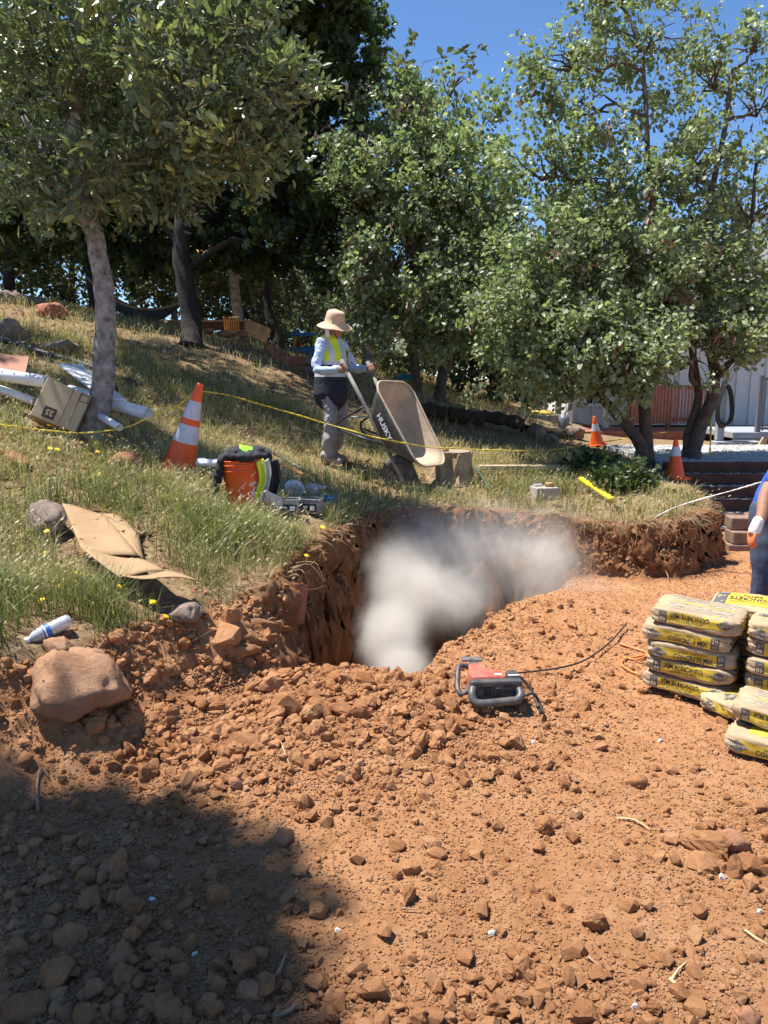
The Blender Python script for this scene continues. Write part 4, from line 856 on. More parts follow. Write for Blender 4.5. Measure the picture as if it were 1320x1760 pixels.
# dry stacked stone wall
def stones(root, lst, m_pool, seed):
    g = np.random.default_rng(seed); b = np.array(root.location)
    for i, (x_, y_, w_, h_, t) in enumerate(lst):
        p = at(x_, y_, t); me = rock_mesh('stone', (w_ * t / FPX * 1.08, .30, h_ * t / FPX * 1.12), seed + i, m_pool[i % len(m_pool)], 1, .05, 16)
        link('stone', me, root, p - b, (0, g.uniform(-.15, .15), g.uniform(-.3, .3)))
sw = empty('stone_wall', tuple(at(440, 612, 13.2)), 0, 'tumbled dry stacked wall of rust red stones right of the oak trunk', 'wall')
lst = []
g = np.random.default_rng(9)
for row, (ya, xs, xe) in enumerate([(612, 350, 480), (598, 348, 460), (585, 346, 425), (572, 344, 415)]):
    x_ = xs
    while x_ < xe:
        w_ = g.uniform(16, 36); lst.append((x_ + w_ / 2, ya + g.uniform(-3, 3) + .10 * (x_ - 350), w_, g.uniform(11, 16), 13.2 + g.uniform(-.15, .15))); x_ += w_ * .93
lst += [(462, 600, 22, 26, 13), (475, 612, 26, 30, 13), (450, 612, 24, 14, 12.9), (440, 630, 40, 14, 12.8), (428, 620, 34, 12, 12.8), (490, 612, 18, 16, 13.0)]
stones(sw, lst, [M_ROCKRED, M_ROCK, M_ROCKRED, M_ROCKTAN], 500)
sw2 = empty('stone_row', tuple(at(270, 572, 15.0)), 0, 'row of pale brown stones under the wooden platform', 'wall')
stones(sw2, [(222, 562, 34, 18, 15), (262, 562, 36, 20, 15), (298, 560, 40, 24, 14.9), (330, 566, 30, 20, 14.9), (245, 572, 24, 12, 14.8)], [M_ROCKTAN, M_ROCKGREY], 560)
sw3 = empty('timber_edging', tuple(at(500, 632, 12.4)), 0, 'red brown timber slabs edging the slope left of the worker', 'edging')
b_ = np.array(sw3.location)
for i, y_ in enumerate((616, 624, 633)): MB().box((0, .1 * (2 - i), 0), (.92, .18, .075), (0, 0, .02)).noise(.01, 5, i).build('timber', M_ROCKRED, sw3, loc=at(496, y_, 12.4 + .1 * (2 - i)) - b_)
stones(sw3, [(532, 622, 22, 20, 12.3), (548, 630, 22, 22, 12.3), (536, 636, 26, 16, 12.2)], [M_ROCKGREY, M_ROCKRED], 580)
# dark logs and rocks along the terrace right of the wheelbarrow
M_LOG = mat('old_dark_log', (.05, .035, .026), .95, .4, 10, .02, 22)
for i, (xa, ya, xb, yb, t, r_, l) in enumerate([(708, 702, 770, 712, 11.5, .10, 'dark old log behind the wheelbarrow tray'), (770, 712, 832, 722, 11.6, .11, 'dark old log right of the wheelbarrow, middle of the row'), (830, 716, 900, 728, 11.8, .10, 'dark old log ending near the block wall'), (895, 735, 985, 752, 12.2, .08, 'low dark log in front of the block wall')]):
    P = smooth_path([at(xa, ya, t), at((xa + xb) / 2, (ya + yb) / 2 - 2, t), at(xb, yb, t)], 6); b_ = P[0].copy(); b_[2] -= r_
    tag(MB().tube(P - b_, r_ * (1 + .15 * np.sin(np.arange(len(P)) * 1.3 + i)), 10).noise(.025, 5, i).build('log', M_LOG, None, True, tuple(b_)), l, 'log', 'old logs edging the terrace')
for i, (x_, y_, a, b, l) in enumerate([(848, 718, 34, 22, 'sunlit tan rock on the log row right of the wheelbarrow'), (875, 708, 30, 18, 'pale rock on the terrace above the logs'), (920, 742, 40, 30, 'dark cut stump end in front of the block wall'), (985, 745, 44, 26, 'dark rock below the leaning orange cone'), (945, 755, 36, 22, 'dark rock left of the leaning orange cone')]):
    place_px('rock', x_, y_, a, b, M_ROCKTAN if i < 2 else M_ROCKGREY, l, 'rock', 620 + i, .2)
tag(MB().box((0, 0, 0), (1.1, .12, .05), (0, 0, .03)).build('plank', M_TAN, None, loc=at(905, 803, 8.9), bevel=.006), 'pale wooden board lying in the grass right of the stump', 'plank')

# ------------------------------------------------------------------ props on the slope
def union(mb, voxel, name, mats, parent, smooth=6, amp=0, seed=0, paint=None, sc=8):
    tmp = link('tmp', mb.mesh('tmp', mats)); md = tmp.modifiers.new('r', 'REMESH'); md.mode = 'VOXEL'; md.voxel_size = voxel
    if smooth: s2 = tmp.modifiers.new('s', 'SMOOTH'); s2.factor = .5; s2.iterations = smooth
    dg = bpy.context.evaluated_depsgraph_get(); dg.update(); me = bpy.data.meshes.new_from_object(tmp.evaluated_get(dg)); bpy.data.objects.remove(tmp)
    me.name = name; n = len(me.vertices); co = np.zeros(n * 3); me.vertices.foreach_get('co', co); co = co.reshape(-1, 3)
    if amp:
        no = np.zeros(n * 3); me.vertices.foreach_get('normal', no); no = no.reshape(-1, 3)
        co = co + no * (amp * fbm(co[:, 0] * sc + co[:, 1] * sc * .8, co[:, 2] * sc * 1.3 + co[:, 1] * sc * .4, seed, 3))[:, None]; me.vertices.foreach_set('co', co.ravel())
    me.polygons.foreach_set('use_smooth', [True] * len(me.polygons))
    me.materials.clear()
    for m in (mats if isinstance(mats, (list, tuple)) else [mats]): me.materials.append(m)
    if paint:
        c = np.zeros(len(me.polygons) * 3); me.polygons.foreach_get('center', c); me.polygons.foreach_set('material_index', paint(c.reshape(-1, 3)).astype(int))
    me.update(); return link(name, me, parent)
def chain(mb, pts, rad, n=12):
    mb.tube(smooth_path(pts, 4), np.interp(np.linspace(0, len(pts) - 1, (len(pts) - 1) * 4 + 1), np.arange(len(pts)), rad), n)
    for p_, r_ in ((pts[0], rad[0]), (pts[-1], rad[-1])): mb.ball(p_, r_ * .99, 7)
    return mb
M_ORANGE = mat('fluorescent_orange_plastic', (.85, .11, .012), .45, .12, 6, .0006, 90); M_REFL = mat('grey_reflective_band', (.55, .56, .60), .35, .15, 20)
M_WHITEPL = mat('white_plastic', (.74, .75, .78), .4, .1, 14); M_CARD = mat('brown_cardboard', (.34, .215, .11), .85, .12, 5, .0008, 40)
M_CARDD = mat('dark_cardboard', (.22, .13, .065), .85, .15, 6); M_YELLOW = mat('yellow_plastic', (.80, .60, .02), .45, .1, 20)
M_INK = mat('black_print', (.02, .02, .022), .7, .1); M_WHITEP = mat('white_print', (.80, .80, .80), .6, .05); M_DKMETAL = mat('black_painted_steel', (.03, .03, .033), .45, .4, 18, .001, 60)
def cone(px, py, t, h, rb, bands, tilt, label, base_side):
    p = at(px, py, t)
    root = empty('traffic_cone', tuple(p), 0, label, 'cone', 'orange traffic cones'); root.rotation_euler = tilt
    prof = [(rb, .0), (rb * .98, h * .04)] + [(rb * (1 - .80 * z_), h * z_) for z_ in np.linspace(.06, .93, 12)] + [(rb * .22, h * .94), (rb * .23, h * .965), (rb * .19, h), (rb * .12, h), (rb * .12, h * .9)]
    MB().lathe(prof, 28).build('body', M_ORANGE, root, True)
    MB().box((0, 0, -.012), (base_side, base_side, .03)).build('base', M_ORANGE, root, bevel=.01)
    for a, b in bands: MB().lathe([(rb * (1 - .80 * z_) + .002, h * z_) for z_ in np.linspace(a, b, 5)], 28).build('reflective_collar', M_REFL, root, True)
cone(306, 808, 6.2, .72, .135, [(.33, .53), (.60, .80)], (.02, .29, .1), 'tall orange traffic cone with two grey bands leaning right on the slope', .30)
cone(1161, 820, 9.0, .45, .105, [(.56, .80)], (0, -.06, .2), 'small orange cone with one grey band under the rightmost redbud', .26)
cone(1026, 762, 12.3, .44, .105, [(.48, .74)], (.05, -.20, .3), 'farthest orange cone, leaning left on the dark timber edge', .24)

# text meshes
_tc = {}
def text_geo(s, size=1.0, bold=.0, shear=0):
    key = (s, bold)
    if key not in _tc:
        c = bpy.data.curves.new('lettering', 'FONT'); c.body = s; c.size = 1; c.offset = bold; c.resolution_u = 2; c.align_x = 'CENTER'; c.align_y = 'CENTER'
        o = bpy.data.objects.new('lettering', c); COL.objects.link(o); dg = bpy.context.evaluated_depsgraph_get()
        me = bpy.data.meshes.new_from_object(o.evaluated_get(dg)); bm = bmesh.new(); bm.from_mesh(me); bmesh.ops.triangulate(bm, faces=bm.faces)
        bm.verts.index_update(); v = np.array([q.co[:2] for q in bm.verts]); f = [[q.index for q in x.verts] for x in bm.faces]; bm.free()
        v = v - (v.max(0) + v.min(0)) / 2
        bpy.data.objects.remove(o); bpy.data.meshes.remove(me); _tc[key] = (v, f)
    return _tc[key]
def text_fit(s, w, h, bold=.01):
    v, f = text_geo(s, 1, bold); e = v.max(0) - v.min(0); return v * np.array((w / e[0], h / e[1])), f

# bucket with clothes draped over it
pb = at(424, 862, 5.6); pb[2] = gz(pb[0], pb[1]) - .01
bk = empty('orange_bucket', tuple(pb), 0, 'orange plastic bucket with white lettering holding draped work vests', 'bucket'); bk.rotation_euler = (0, -.06, 0)
BH, BR0, BR1 = .355, .130, .152
def brad(z_): return BR0 + (BR1 - BR0) * z_ / BH
M_BUCKET = mat('orange_bucket_plastic', (.72, .11, .018), .4, .08, 5)
MB().lathe([(.0, .0), (BR0, .0), (BR0 + .002, .01)] + [(brad(z_), z_) for z_ in (.08, .16, .24)] + [(brad(.27), .27), (brad(.27) + .012, .272), (brad(.28) + .012, .285), (brad(.285) + .002, .288), (brad(.31), .31), (brad(.31) + .012, .312), (brad(.325) + .012, .325), (brad(.33) + .003, .328), (BR1, BH - .012), (BR1 + .008, BH - .006), (BR1 + .006, BH), (BR1 - .004, BH), (BR1 - .006, .2)], 36).build('pail', M_BUCKET, bk, True)
def wrap(v, a0, z0, off=.0015): return np.stack([(brad(z0 + v[:, 1]) + off) * np.cos(a0 + v[:, 0] / .14), (brad(z0 + v[:, 1]) + off) * np.sin(a0 + v[:, 0] / .14), z0 + v[:, 1]], 1)
def rot2(v, a): c_, s_ = math.cos(a), math.sin(a); return np.stack([v[:, 0] * c_ - v[:, 1] * s_, v[:, 0] * s_ + v[:, 1] * c_], 1)
for s_, oy, hh in (('THE', .068, .030), ('HOME', .018, .045), ('DEPOT', -.04, .045)):
    v, f = text_fit(s_, .055 if s_ == 'THE' else .175, hh * 1.1, .03); v = rot2(v + np.array((0, oy)), math.pi / 4.2)
    MB().add(wrap(v, -.62, .135), f).build('lettering', M_WHITEP, bk)
q = .112
for a, b in (((-q, -q), (q, -q)), ((q, -q), (q, q)), ((q, q), (-q, q)), ((-q, q), (-q, -q))):
    u = np.linspace(0, 1, 20)[:, None]; ln = np.array(a) * (1 - u) + np.array(b) * u; d = (np.array(b) - np.array(a)) / (2 * q); nrm = np.array((-d[1], d[0])) * .002
    G = np.stack([wrap(rot2(ln + nrm, math.pi / 4.2), -.62, .135), wrap(rot2(ln - nrm, math.pi / 4.2), -.62, .135)], 0)
    MB().grid(G).build('print_border', M_WHITEP, bk)
M_BLKCLOTH = mat('black_cloth', (.018, .02, .026), .85, .3, 8, .002, 60); M_LIME = mat('lime_high_visibility_cloth', (.30, .75, .03), .7, .1, 8, .001, 60); M_GREYCLOTH = mat('grey_reflective_cloth', (.55, .56, .60), .5, .12, 10)
M_LIMEY = mat('yellow_green_vest_cloth', (.66, .80, .03), .7, .08, 8, .001, 60)
def cloth(name, fn, nu, nv, m, parent, amp=.012, seed=0, thick=.006):
    G = np.array([[fn(a, b) for b in np.linspace(0, 1, nv)] for a in np.linspace(0, 1, nu)])
    o = MB().grid(G).noise(amp, 9, seed).build(name, m, parent, True)
    md = o.modifiers.new('solid', 'SOLIDIFY'); md.thickness = thick; sb = o.modifiers.new('sub', 'SUBSURF'); sb.levels = sb.render_levels = 1
    return o
jk = empty('black_work_jacket', tuple(pb + np.array((0, 0, BH))), 0, 'black jacket with a lime green panel draped over the bucket rim', 'jacket')
jb = MB(); gj = np.random.default_rng(5)
for k_ in range(16):
    a_ = k_ / 16 * 2 * math.pi; jb.ball((.13 * math.cos(a_), .13 * math.sin(a_), .018 + .012 * gj.random()), (.05, .05, .028 + .014 * gj.random()), 7)
for k_ in range(10): jb.ball((gj.uniform(-.10, .10), gj.uniform(-.10, .10), .045 + .02 * gj.random()), (.06, .055, .028), 7)
for k_, (x_, y_, z_, r_) in enumerate([(-.165, -.03, .0, .034), (-.18, -.04, -.05, .034), (-.19, -.05, -.10, .032), (-.195, -.06, -.15, .030), (-.205, -.07, -.20, .026), (-.215, -.075, -.24, .020), (-.16, -.09, -.01, .032), (-.17, -.10, -.06, .03), (-.18, -.10, -.11, .026), (-.185, -.10, -.16, .02), (.16, .03, .0, .03), (.17, .02, -.04, .026)]): jb.ball((x_, y_, z_), (r_, r_ * 1.5, r_ * 1.25), 7)
union(jb, .009, 'body', M_BLKCLOTH, jk, 3, .016, 6, sc=16)
cloth('lime_panel', lambda a, b: (-.03 + .16 * a, -.13 + .16 * b + .05 * a, .098 - .035 * a - .05 * (b - .5) ** 2 - .06 * max(0, .3 - b) + .012 * math.sin(b * 5)), 9, 9, M_LIME, jk, .014, 5)
vt = empty('vest', tuple(pb + np.array((.13, -.05, BH - .02))), 0, 'black and lime vest with grey stripes hanging off the right side of the bucket', 'vest')
def vf(x0, x1, d): return lambda a, b: (x0 + (x1 - x0) * a + .02 * math.sin(b * 5), -.055 - .02 * math.sin(a * 8) + d + .02 * b, .02 - .30 * b + .03 * (a - .5))
cloth('lime_panel', vf(-.035, .02, -.02), 6, 12, M_LIMEY, vt, .008, 2); cloth('grey_stripe', vf(.0, .055, -.012), 6, 12, M_GREYCLOTH, vt, .010, 4); cloth('black_panel', vf(.045, .125, .0), 7, 12, M_BLKCLOTH, vt, .016, 6)
cloth('grey_hem', lambda a, b: (.02 + .12 * a, -.09 + .03 * b, -.18 - .10 * b - .06 * a), 6, 6, M_GREYCLOTH, vt, .012, 9)

# heap of supplies right of the bucket
def frost(name, col, al): return mat(name, col, .25, .05, 6, spec=.6, trans=.75)
M_CLEAR = frost('clear_plastic', (.86, .88, .90), .4); M_BLUEPL = mat('blue_plastic', (.03, .22, .62), .4, .08, 5); M_SCREW = mat('dark_steel_screws', (.09, .09, .10), .4, .8, 60, .006, 120, metal=.6)
def tub(px, py, t, w_, d_, h_, m, label, fill, lab, rz=0.):
    p, t = ground_at(px, py + 6); p[1] += .05; p[2] = gz(p[0], p[1]) + .02
    root = empty('plastic_tub', tuple(p), rz, label, 'container', 'plastic tubs beside the bucket')
    th = .004; mb = MB()
    for dx, dy, sx, sy in ((0, -d_ / 2, w_, th), (0, d_ / 2, w_, th), (-w_ / 2, 0, th, d_ - .01), (w_ / 2, 0, th, d_ - .01)): mb.box((dx, dy, h_ / 2), (sx, sy, h_))
    mb.box((0, 0, .004), (w_, d_, .006)); mb.build('shell', m, root)
    rim = MB()
    for dx, dy, sx, sy in ((0, -d_ / 2 - .004, w_ + .026, .014), (0, d_ / 2 + .004, w_ + .026, .014), (-w_ / 2 - .004, 0, .014, d_), (w_ / 2 + .004, 0, .014, d_)): rim.box((dx, dy, h_), (sx, sy, .012))
    rim.build('rim', m, root, bevel=.003)
    if fill: MB().box((0, 0, .01 + h_ * .24), (w_ - .02, d_ - .02, h_ * .45)).noise(.006, 30, 4).build('screws', M_SCREW, root)
    if lab:
        lb = MB().box((0, -d_ / 2 - .005, h_ * .42), (w_ * .8, .003, h_ * .55)).build('paper_label', M_INK, root)
        MB().box((w_ * .18, -d_ / 2 - .008, h_ * .42), (w_ * .25, .002, h_ * .35)).build('print', M_WHITEP, lb); MB().box((-w_ * .2, -d_ / 2 - .008, h_ * .5), (w_ * .25, .002, h_ * .15)).build('print', M_WHITEP, lb)
tub(495, 884, 5.15, .15, .11, .10, M_CLEAR, 'clear plastic tub of dark screws nearest the bucket', True, True, .1)
tub(535, 882, 5.2, .145, .11, .105, M_CLEAR, 'clear plastic tub with black label in the middle of the row', True, True, -.25)
tub(563, 873, 5.3, .10, .10, .085, M_BLUEPL, 'small blue plastic tub at the right end of the row', False, True, -.2)
M_BAGP = mat('pale_pink_plastic_bag', (.66, .45, .40), .35, .12, 12, .004, 40); M_BAGW = mat('clear_crumpled_bag', (.72, .74, .78), .25, .2, 18, .006, 40)
def crumple(name, px, py, t, s, m, label, seed):
    p = ground_at(px, py + s[2] * 120)[0]; p[2] += s[2] * .4
    me = rock_mesh(name, s, seed, m, 2, .28, 26); me.polygons.foreach_set('use_smooth', [False] * len(me.polygons))
    return tag(link(name, me, None, p), label, 'bag')
crumple('plastic_bag', 540, 838, 5.5, (.20, .16, .15), M_BAGP, 'crumpled pale pink plastic bag behind the tubs', 700)
crumple('plastic_bag', 552, 856, 5.4, (.14, .12, .10), M_BAGW, 'crumpled clear bag below the pink one', 701)
p = ground_at(505, 858)[0]; p[2] += .07
rl = empty('grey_roll', tuple(p), 0, 'roll of grey reflective material lying between bucket and pink bag', 'roll'); rl.rotation_euler = (.9, .35, .3)
MB().lathe([(.02, -.03), (.085, -.03), (.088, .0), (.085, .03), (.02, .03), (.018, 0), (.02, -.03)], 26).build('roll_body', M_BAGW, rl, True)
for r_ in (.032, .046, .06, .074): a = np.linspace(0, 2 * np.pi, 26); MB().tube(np.stack([r_ * np.cos(a), r_ * np.sin(a) * .95, np.full(26, .031)], 1), .004, 5, cap=False).build('layer_edge', M_GREYCLOTH if r_ < .05 else M_WHITEPL, rl, True)
crumple('paper_scrap', 482, 872, 5.2, (.10, .06, .07), M_WHITEPL, 'crumpled white paper between the vest and the first tub', 703)
crumple('green_packet', 520, 862, 5.35, (.10, .08, .06), mat('dark_green_packet', (.03, .10, .05), .5, .3), 'dark green packet wedged behind the tubs', 704)
def pole(name, pa, pb_, r_, m, label, tip=None, cat='pole'):
    a, b = np.array(pa), np.array(pb_); root = empty(name, tuple(a), 0, label, cat)
    MB().tube([(0, 0, 0), (b - a) * .5, b - a], r_, 8).build('shaft', m, root, True)
    if tip: MB().tube([(b - a) * .8, (b - a) * 1.03], [r_ * 1.35, r_ * 1.25], 8).build('grip', tip, root, True)
    return root
def gp(px, py, t, up): q_ = ground_at(px, py + 8)[0]; q_[2] += up * .6; return q_
pole('yellow_tool_handle', gp(495, 832, 5.7, .09), gp(622, 866, 5.25, .03), .014, M_YELLOW, 'yellow tool handle with black grip lying past the tubs', M_BLACK, 'tool')
pole('black_pole', gp(452, 772, 6.6, .12), gp(545, 818, 6.1, .05), .020, M_DKMETAL, 'dark spotted pole lying in the grass behind the bucket')
pole('orange_pole', gp(470, 790, 6.3, .06), gp(528, 816, 6.0, .04), .016, mat('worn_orange_wood', (.50, .20, .05), .7, .3, 12), 'worn orange handle lying beside the dark pole', None, 'tool')
o_ = MB().box((0, 0, 0), (.15, .012, .10)).box((.02, -.05, -.055), (.12, .10, .008), (.3, 0, 0)).build('cardboard_scrap', M_CARDD, None, loc=gp(424, 745, 6.8, .08), rot=(-.3, .2, .2)); tag(o_, 'folded brown cardboard scrap standing in the grass behind the bucket', 'cardboard')

# folded cardboard sheet on the grass
CBZ = .05
cb = empty('cardboard_sheet', tuple(at(230, 940, 4.25)), 0, 'flattened brown cardboard box lying open on the grass', 'cardboard')
c0 = np.array(cb.location)
def panel(name, pts, nu, nv, m=M_CARD, seed=1):
    A, B, C, D = [np.array(p_) + np.array((0, 0, 0)) - c0 for p_ in pts]
    G = np.array([[(A * (1 - a) + B * a) * (1 - b) + (D * (1 - a) + C * a) * b + np.array((0, 0, .012 * math.sin(a * 4 + b * 3 + seed))) for b in np.linspace(0, 1, nv)] for a in np.linspace(0, 1, nu)])
    o = MB().grid(G).noise(.004, 5, seed).build(name, m, cb, True); o.modifiers.new('solid', 'SOLIDIFY').thickness = .006
panel('upper_panel', (at(106, 868, 4.75), at(178, 880, 4.7), at(238, 958, 4.25), at(143, 946, 4.15)), 10, 10)
panel('upper_panel', (at(178, 880, 4.7), at(238, 916, 4.55), at(248, 960, 4.25), at(238, 958, 4.25)), 6, 8, M_CARD, 4)
panel('lower_panel', (at(143, 946, 4.15), at(238, 958, 4.25), at(285, 983, 4.0), at(205, 988, 3.86)), 10, 8, M_CARD, 2)
panel('lower_flap', (at(205, 988, 3.86), at(285, 983, 4.0), at(345, 997, 3.88), at(262, 992, 3.78)), 8, 5, M_CARD, 3)
panel('torn_flap', (at(180, 880, 4.72), at(208, 890, 4.85), at(250, 912, 4.68), at(238, 924, 4.5)), 6, 6, M_CARD, 5)

# bottle
bp_, bt = ground_at(85, 1092); bt_ = at(84, 1083, bt)
bo = empty('water_bottle', tuple(bt_), 0, 'empty clear plastic water bottle with blue label beside the large boulder', 'bottle')
ax_ = Vector(at(122, 1064, bt + .1) - at(46, 1100, bt - .02)).normalized(); bo.rotation_euler = ax_.to_track_quat('Z', 'Y').to_euler()
M_PET = mat('clear_bottle_plastic', (.80, .83, .88), .18, .02, 5, spec=.7, trans=.55)
MB().lathe([(.001, .098), (.024, .10), (.031, .092), (.032, .07)] + [(.0315 + .0012 * math.sin(k_ * 2.2), .065 - k_ * .009) for k_ in range(7)] + [(.032, -.002), (.032, -.035), (.029, -.055), (.020, -.075), (.013, -.085), (.0125, -.092)], 24).build('body', M_PET, bo, True)
MB().lathe([(.0328, -.03), (.0330, .004)], 24).build('label_band', mat('blue_label', (.03, .12, .42), .5, .3, 40), bo, True)
MB().lathe([(.0333, -.024), (.0333, -.018)], 24).build('label_stripe', M_WHITEP, bo, True)
MB().lathe([(.0001, -.106), (.0145, -.106), (.0150, -.090), (.0135, -.089)], 18).build('cap', M_WHITEPL, bo, True)

# pipes, box and boards under the grey trunk
M_PVC = mat('white_pvc', (.72, .74, .77), .4, .12, 9)
def pipe(pa, pb_, r_, label, holes=0):
    a, b = np.array(pa), np.array(pb_); root = empty('white_pipe', tuple(a), 0, label, 'pipe', 'white drain pipes')
    L_ = b - a; n = L_ / np.linalg.norm(L_); a2 = np.linspace(0, 2 * np.pi, 20, endpoint=False); u_ = np.cross(n, (0, 0, 1)); u_ /= np.linalg.norm(u_); w2 = np.cross(u_, n)
    ring = lambda c, r: c + r * (np.cos(a2)[:, None] * u_ + np.sin(a2)[:, None] * w2)
    V = np.vstack([ring(n * 0, r_), ring(L_, r_), ring(L_, r_ * .92), ring(n * 0, r_ * .92)])
    MB().add(V, [(k_ * 20 + j, k_ * 20 + (j + 1) % 20, ((k_ + 1) % 4) * 20 + (j + 1) % 20, ((k_ + 1) % 4) * 20 + j) for k_ in range(4) for j in range(20)]).build('tube', M_PVC, root, True)
    for i in range(holes):
        c = L_ * (i + .5) / holes; d = -u_ * .2 + w2 * .35 + np.array((0, -1, .2)); d -= n * (d @ n); d /= np.linalg.norm(d); e = np.cross(n, d); aa = np.linspace(0, 2 * np.pi, 10, endpoint=False)
        MB().add(c + d * (r_ + .001) + .009 * (np.cos(aa)[:, None] * n + np.sin(aa)[:, None] * e), [tuple(range(10))]).build('drain_hole', M_INK, root)
    return root
pipe(at(-60, 634, 6.6), at(82, 657, 6.4), .052, 'perforated white drain pipe at the left edge above the beige box', 7)
pipe(at(-40, 655, 6.7), at(60, 690, 6.5), .035, 'thinner white pipe in the grass below the perforated pipe')
pipe(at(120, 672, 7.0), at(255, 712, 6.6), .055, 'white pipe lying right of the grey trunk')
pipe(at(172, 715, 6.4), at(206, 735, 6.2), .03, 'short white pipe end at the foot of the grey trunk')
pipe(at(340, 795, 5.95), at(400, 797, 5.85), .032, 'white pipe end between the tall cone and the bucket')
c0_ = at(105, 696, 6.25); bx = empty('cardboard_carton', tuple(c0_), 0, 'beige cardboard carton printed with the number 25 leaning on the grey trunk', 'carton')
bx.rotation_euler = (-.35, .42, .25)
M_CARTON = mat('beige_carton', (.46, .36, .22), .8, .1, 6, .0006, 50)
MB().box((0, .09, 0), (.36, .18, .34)).build('carton_body', M_CARTON, bx, bevel=.006)
MB().box((.04, -.003, .0), (.004, .004, .335)).build('flap_seam', M_CARDD, bx); MB().box((.11, -.003, .0), (.003, .004, .335)).build('flap_seam', M_CARDD, bx)
pr = MB().box((-.055, -.003, -.10), (.095, .004, .095)).build('number_panel', mat('dark_brown_print', (.06, .035, .025), .8, .2), bx)
v, f = text_fit('25', .062, .05, .02); v = -v; MB().add(np.stack([-.055 + v[:, 0], np.full(len(v), -.0065), -.10 + v[:, 1]], 1), [q_[::-1] for q_ in f]).build('number', M_CARTON, pr)
fr = MB()
for dx, dz, sx, sz in ((0, .03, .07, .004), (0, -.03, .07, .004), (-.035, 0, .004, .06), (.035, 0, .004, .06)): fr.box((.14 + dx, -.004, .12 + dz), (sx, .003, sz))
fr.build('print_frame', M_INK, bx)
def board(name, pts, m, label, th=.012, cat='board'):
    P = [np.array(q_) for q_ in pts]; c_ = sum(P) / len(P)
    o = MB().grid(np.array([[(P[0] * (1 - a) + P[1] * a) * (1 - b) + (P[3] * (1 - a) + P[2] * a) * b - c_ for b in np.linspace(0, 1, 5)] for a in np.linspace(0, 1, 5)])).build(name, m, None, False, tuple(c_))
    o.modifiers.new('solid', 'SOLIDIFY').thickness = th; return tag(o, label, cat)
board('white_board', (at(98, 624, 7.3), at(140, 626, 7.6), at(216, 686, 6.8), at(180, 684, 6.6)), M_PVC, 'white flat panel leaning behind the grey trunk')
board('clay_board', (at(-40, 606, 6.9), at(50, 612, 6.9), at(44, 640, 6.7), at(-40, 632, 6.7)), mat('terracotta_board', (.33, .15, .09), .8, .2, 6), 'terracotta coloured board above the perforated pipe at left edge', .02)
P = smooth_path([gp(-40, 572, 8.6, .05), gp(20, 586, 8.3, .06), gp(75, 604, 8.0, .05), gp(140, 622, 7.7, .05), gp(200, 645, 7.5, .05), gp(245, 658, 7.4, .05)], 16); b_ = P[0].copy()
tag(MB().tube(P - b_, .034 + .005 * (np.arange(len(P)) % 2), 10).build('corrugated_pipe', mat('black_corrugated_plastic', (.05, .055, .06), .45, .2), None, True, tuple(b_)), 'black corrugated drain pipe snaking through the upper grass', 'pipe')
# yellow rope
M_ROPE = mat('yellow_rope', (.72, .55, .05), .6, .35, 40, .002, 120)
def rope(pts, r_, m, label, name='yellow_rope', cat='rope', tw=1.0):
    P = smooth_path([at(*q_) for q_ in pts], 14); b_ = P[0].copy()
    rr = r_ * (1 + .28 * np.sin(np.arange(len(P)) * 2.1)) * (1 + .3 * np.sin(np.arange(len(P)) * .31))
    return tag(MB().tube(P - b_, rr, 6, flat=.6).build(name, m, None, True, tuple(b_)), label, cat)
rope([(-30, 726, 5.5), (40, 735, 5.7), (100, 742, 5.9), (150, 744, 6.15), (215, 735, 6.1), (255, 718, 6.1), (300, 700, 6.15), (328, 682, 6.2), (345, 672, 6.3)], .0105, M_ROPE, 'yellow rope sagging past the grey trunk up to the tall cone')
rope([(345, 672, 6.3), (395, 680, 7.0), (440, 693, 7.3), (500, 710, 7.6), (560, 728, 7.7), (620, 745, 7.5), (660, 755, 7.3), (740, 769, 7.5), (790, 771, 8.3), (850, 774, 8.5), (940, 774, 9.2), (1010, 764, 10.2), (1060, 756, 10.6), (1150, 742, 10.5)], .010, M_ROPE, 'yellow rope strung from the tall cone past the worker toward the right trees')
rope([(1222, 715, 10.2), (1221, 760, 10.2), (1219, 792, 10.2)], .012, M_ROPE, 'yellow rope hanging down the right trunk beside the porch steps')
rope([(998, 822, 8.0), (1020, 838, 7.6), (1052, 858, 7.2)], .028, M_YELLOW, 'bright yellow tape strip lying on the grass above the bank', 'yellow_tape', 'tape')
rope([(1120, 893, 6.5), (1160, 872, 6.45), (1215, 855, 6.4), (1270, 840, 6.2), (1330, 822, 5.6)], .008, mat('white_twisted_rope', (.72, .72, .70), .6, .5, 60), 'white twisted rope above the right bank reaching the man at the right edge', 'white_rope')
rope([(815, 800, 8.3), (826, 815, 8.2), (838, 835, 8.1), (845, 850, 8.0)], .009, mat('green_hose_plastic', (.03, .12, .07), .5, .2), 'short length of dark green hose in the grass by the stump', 'green_hose', 'hose')
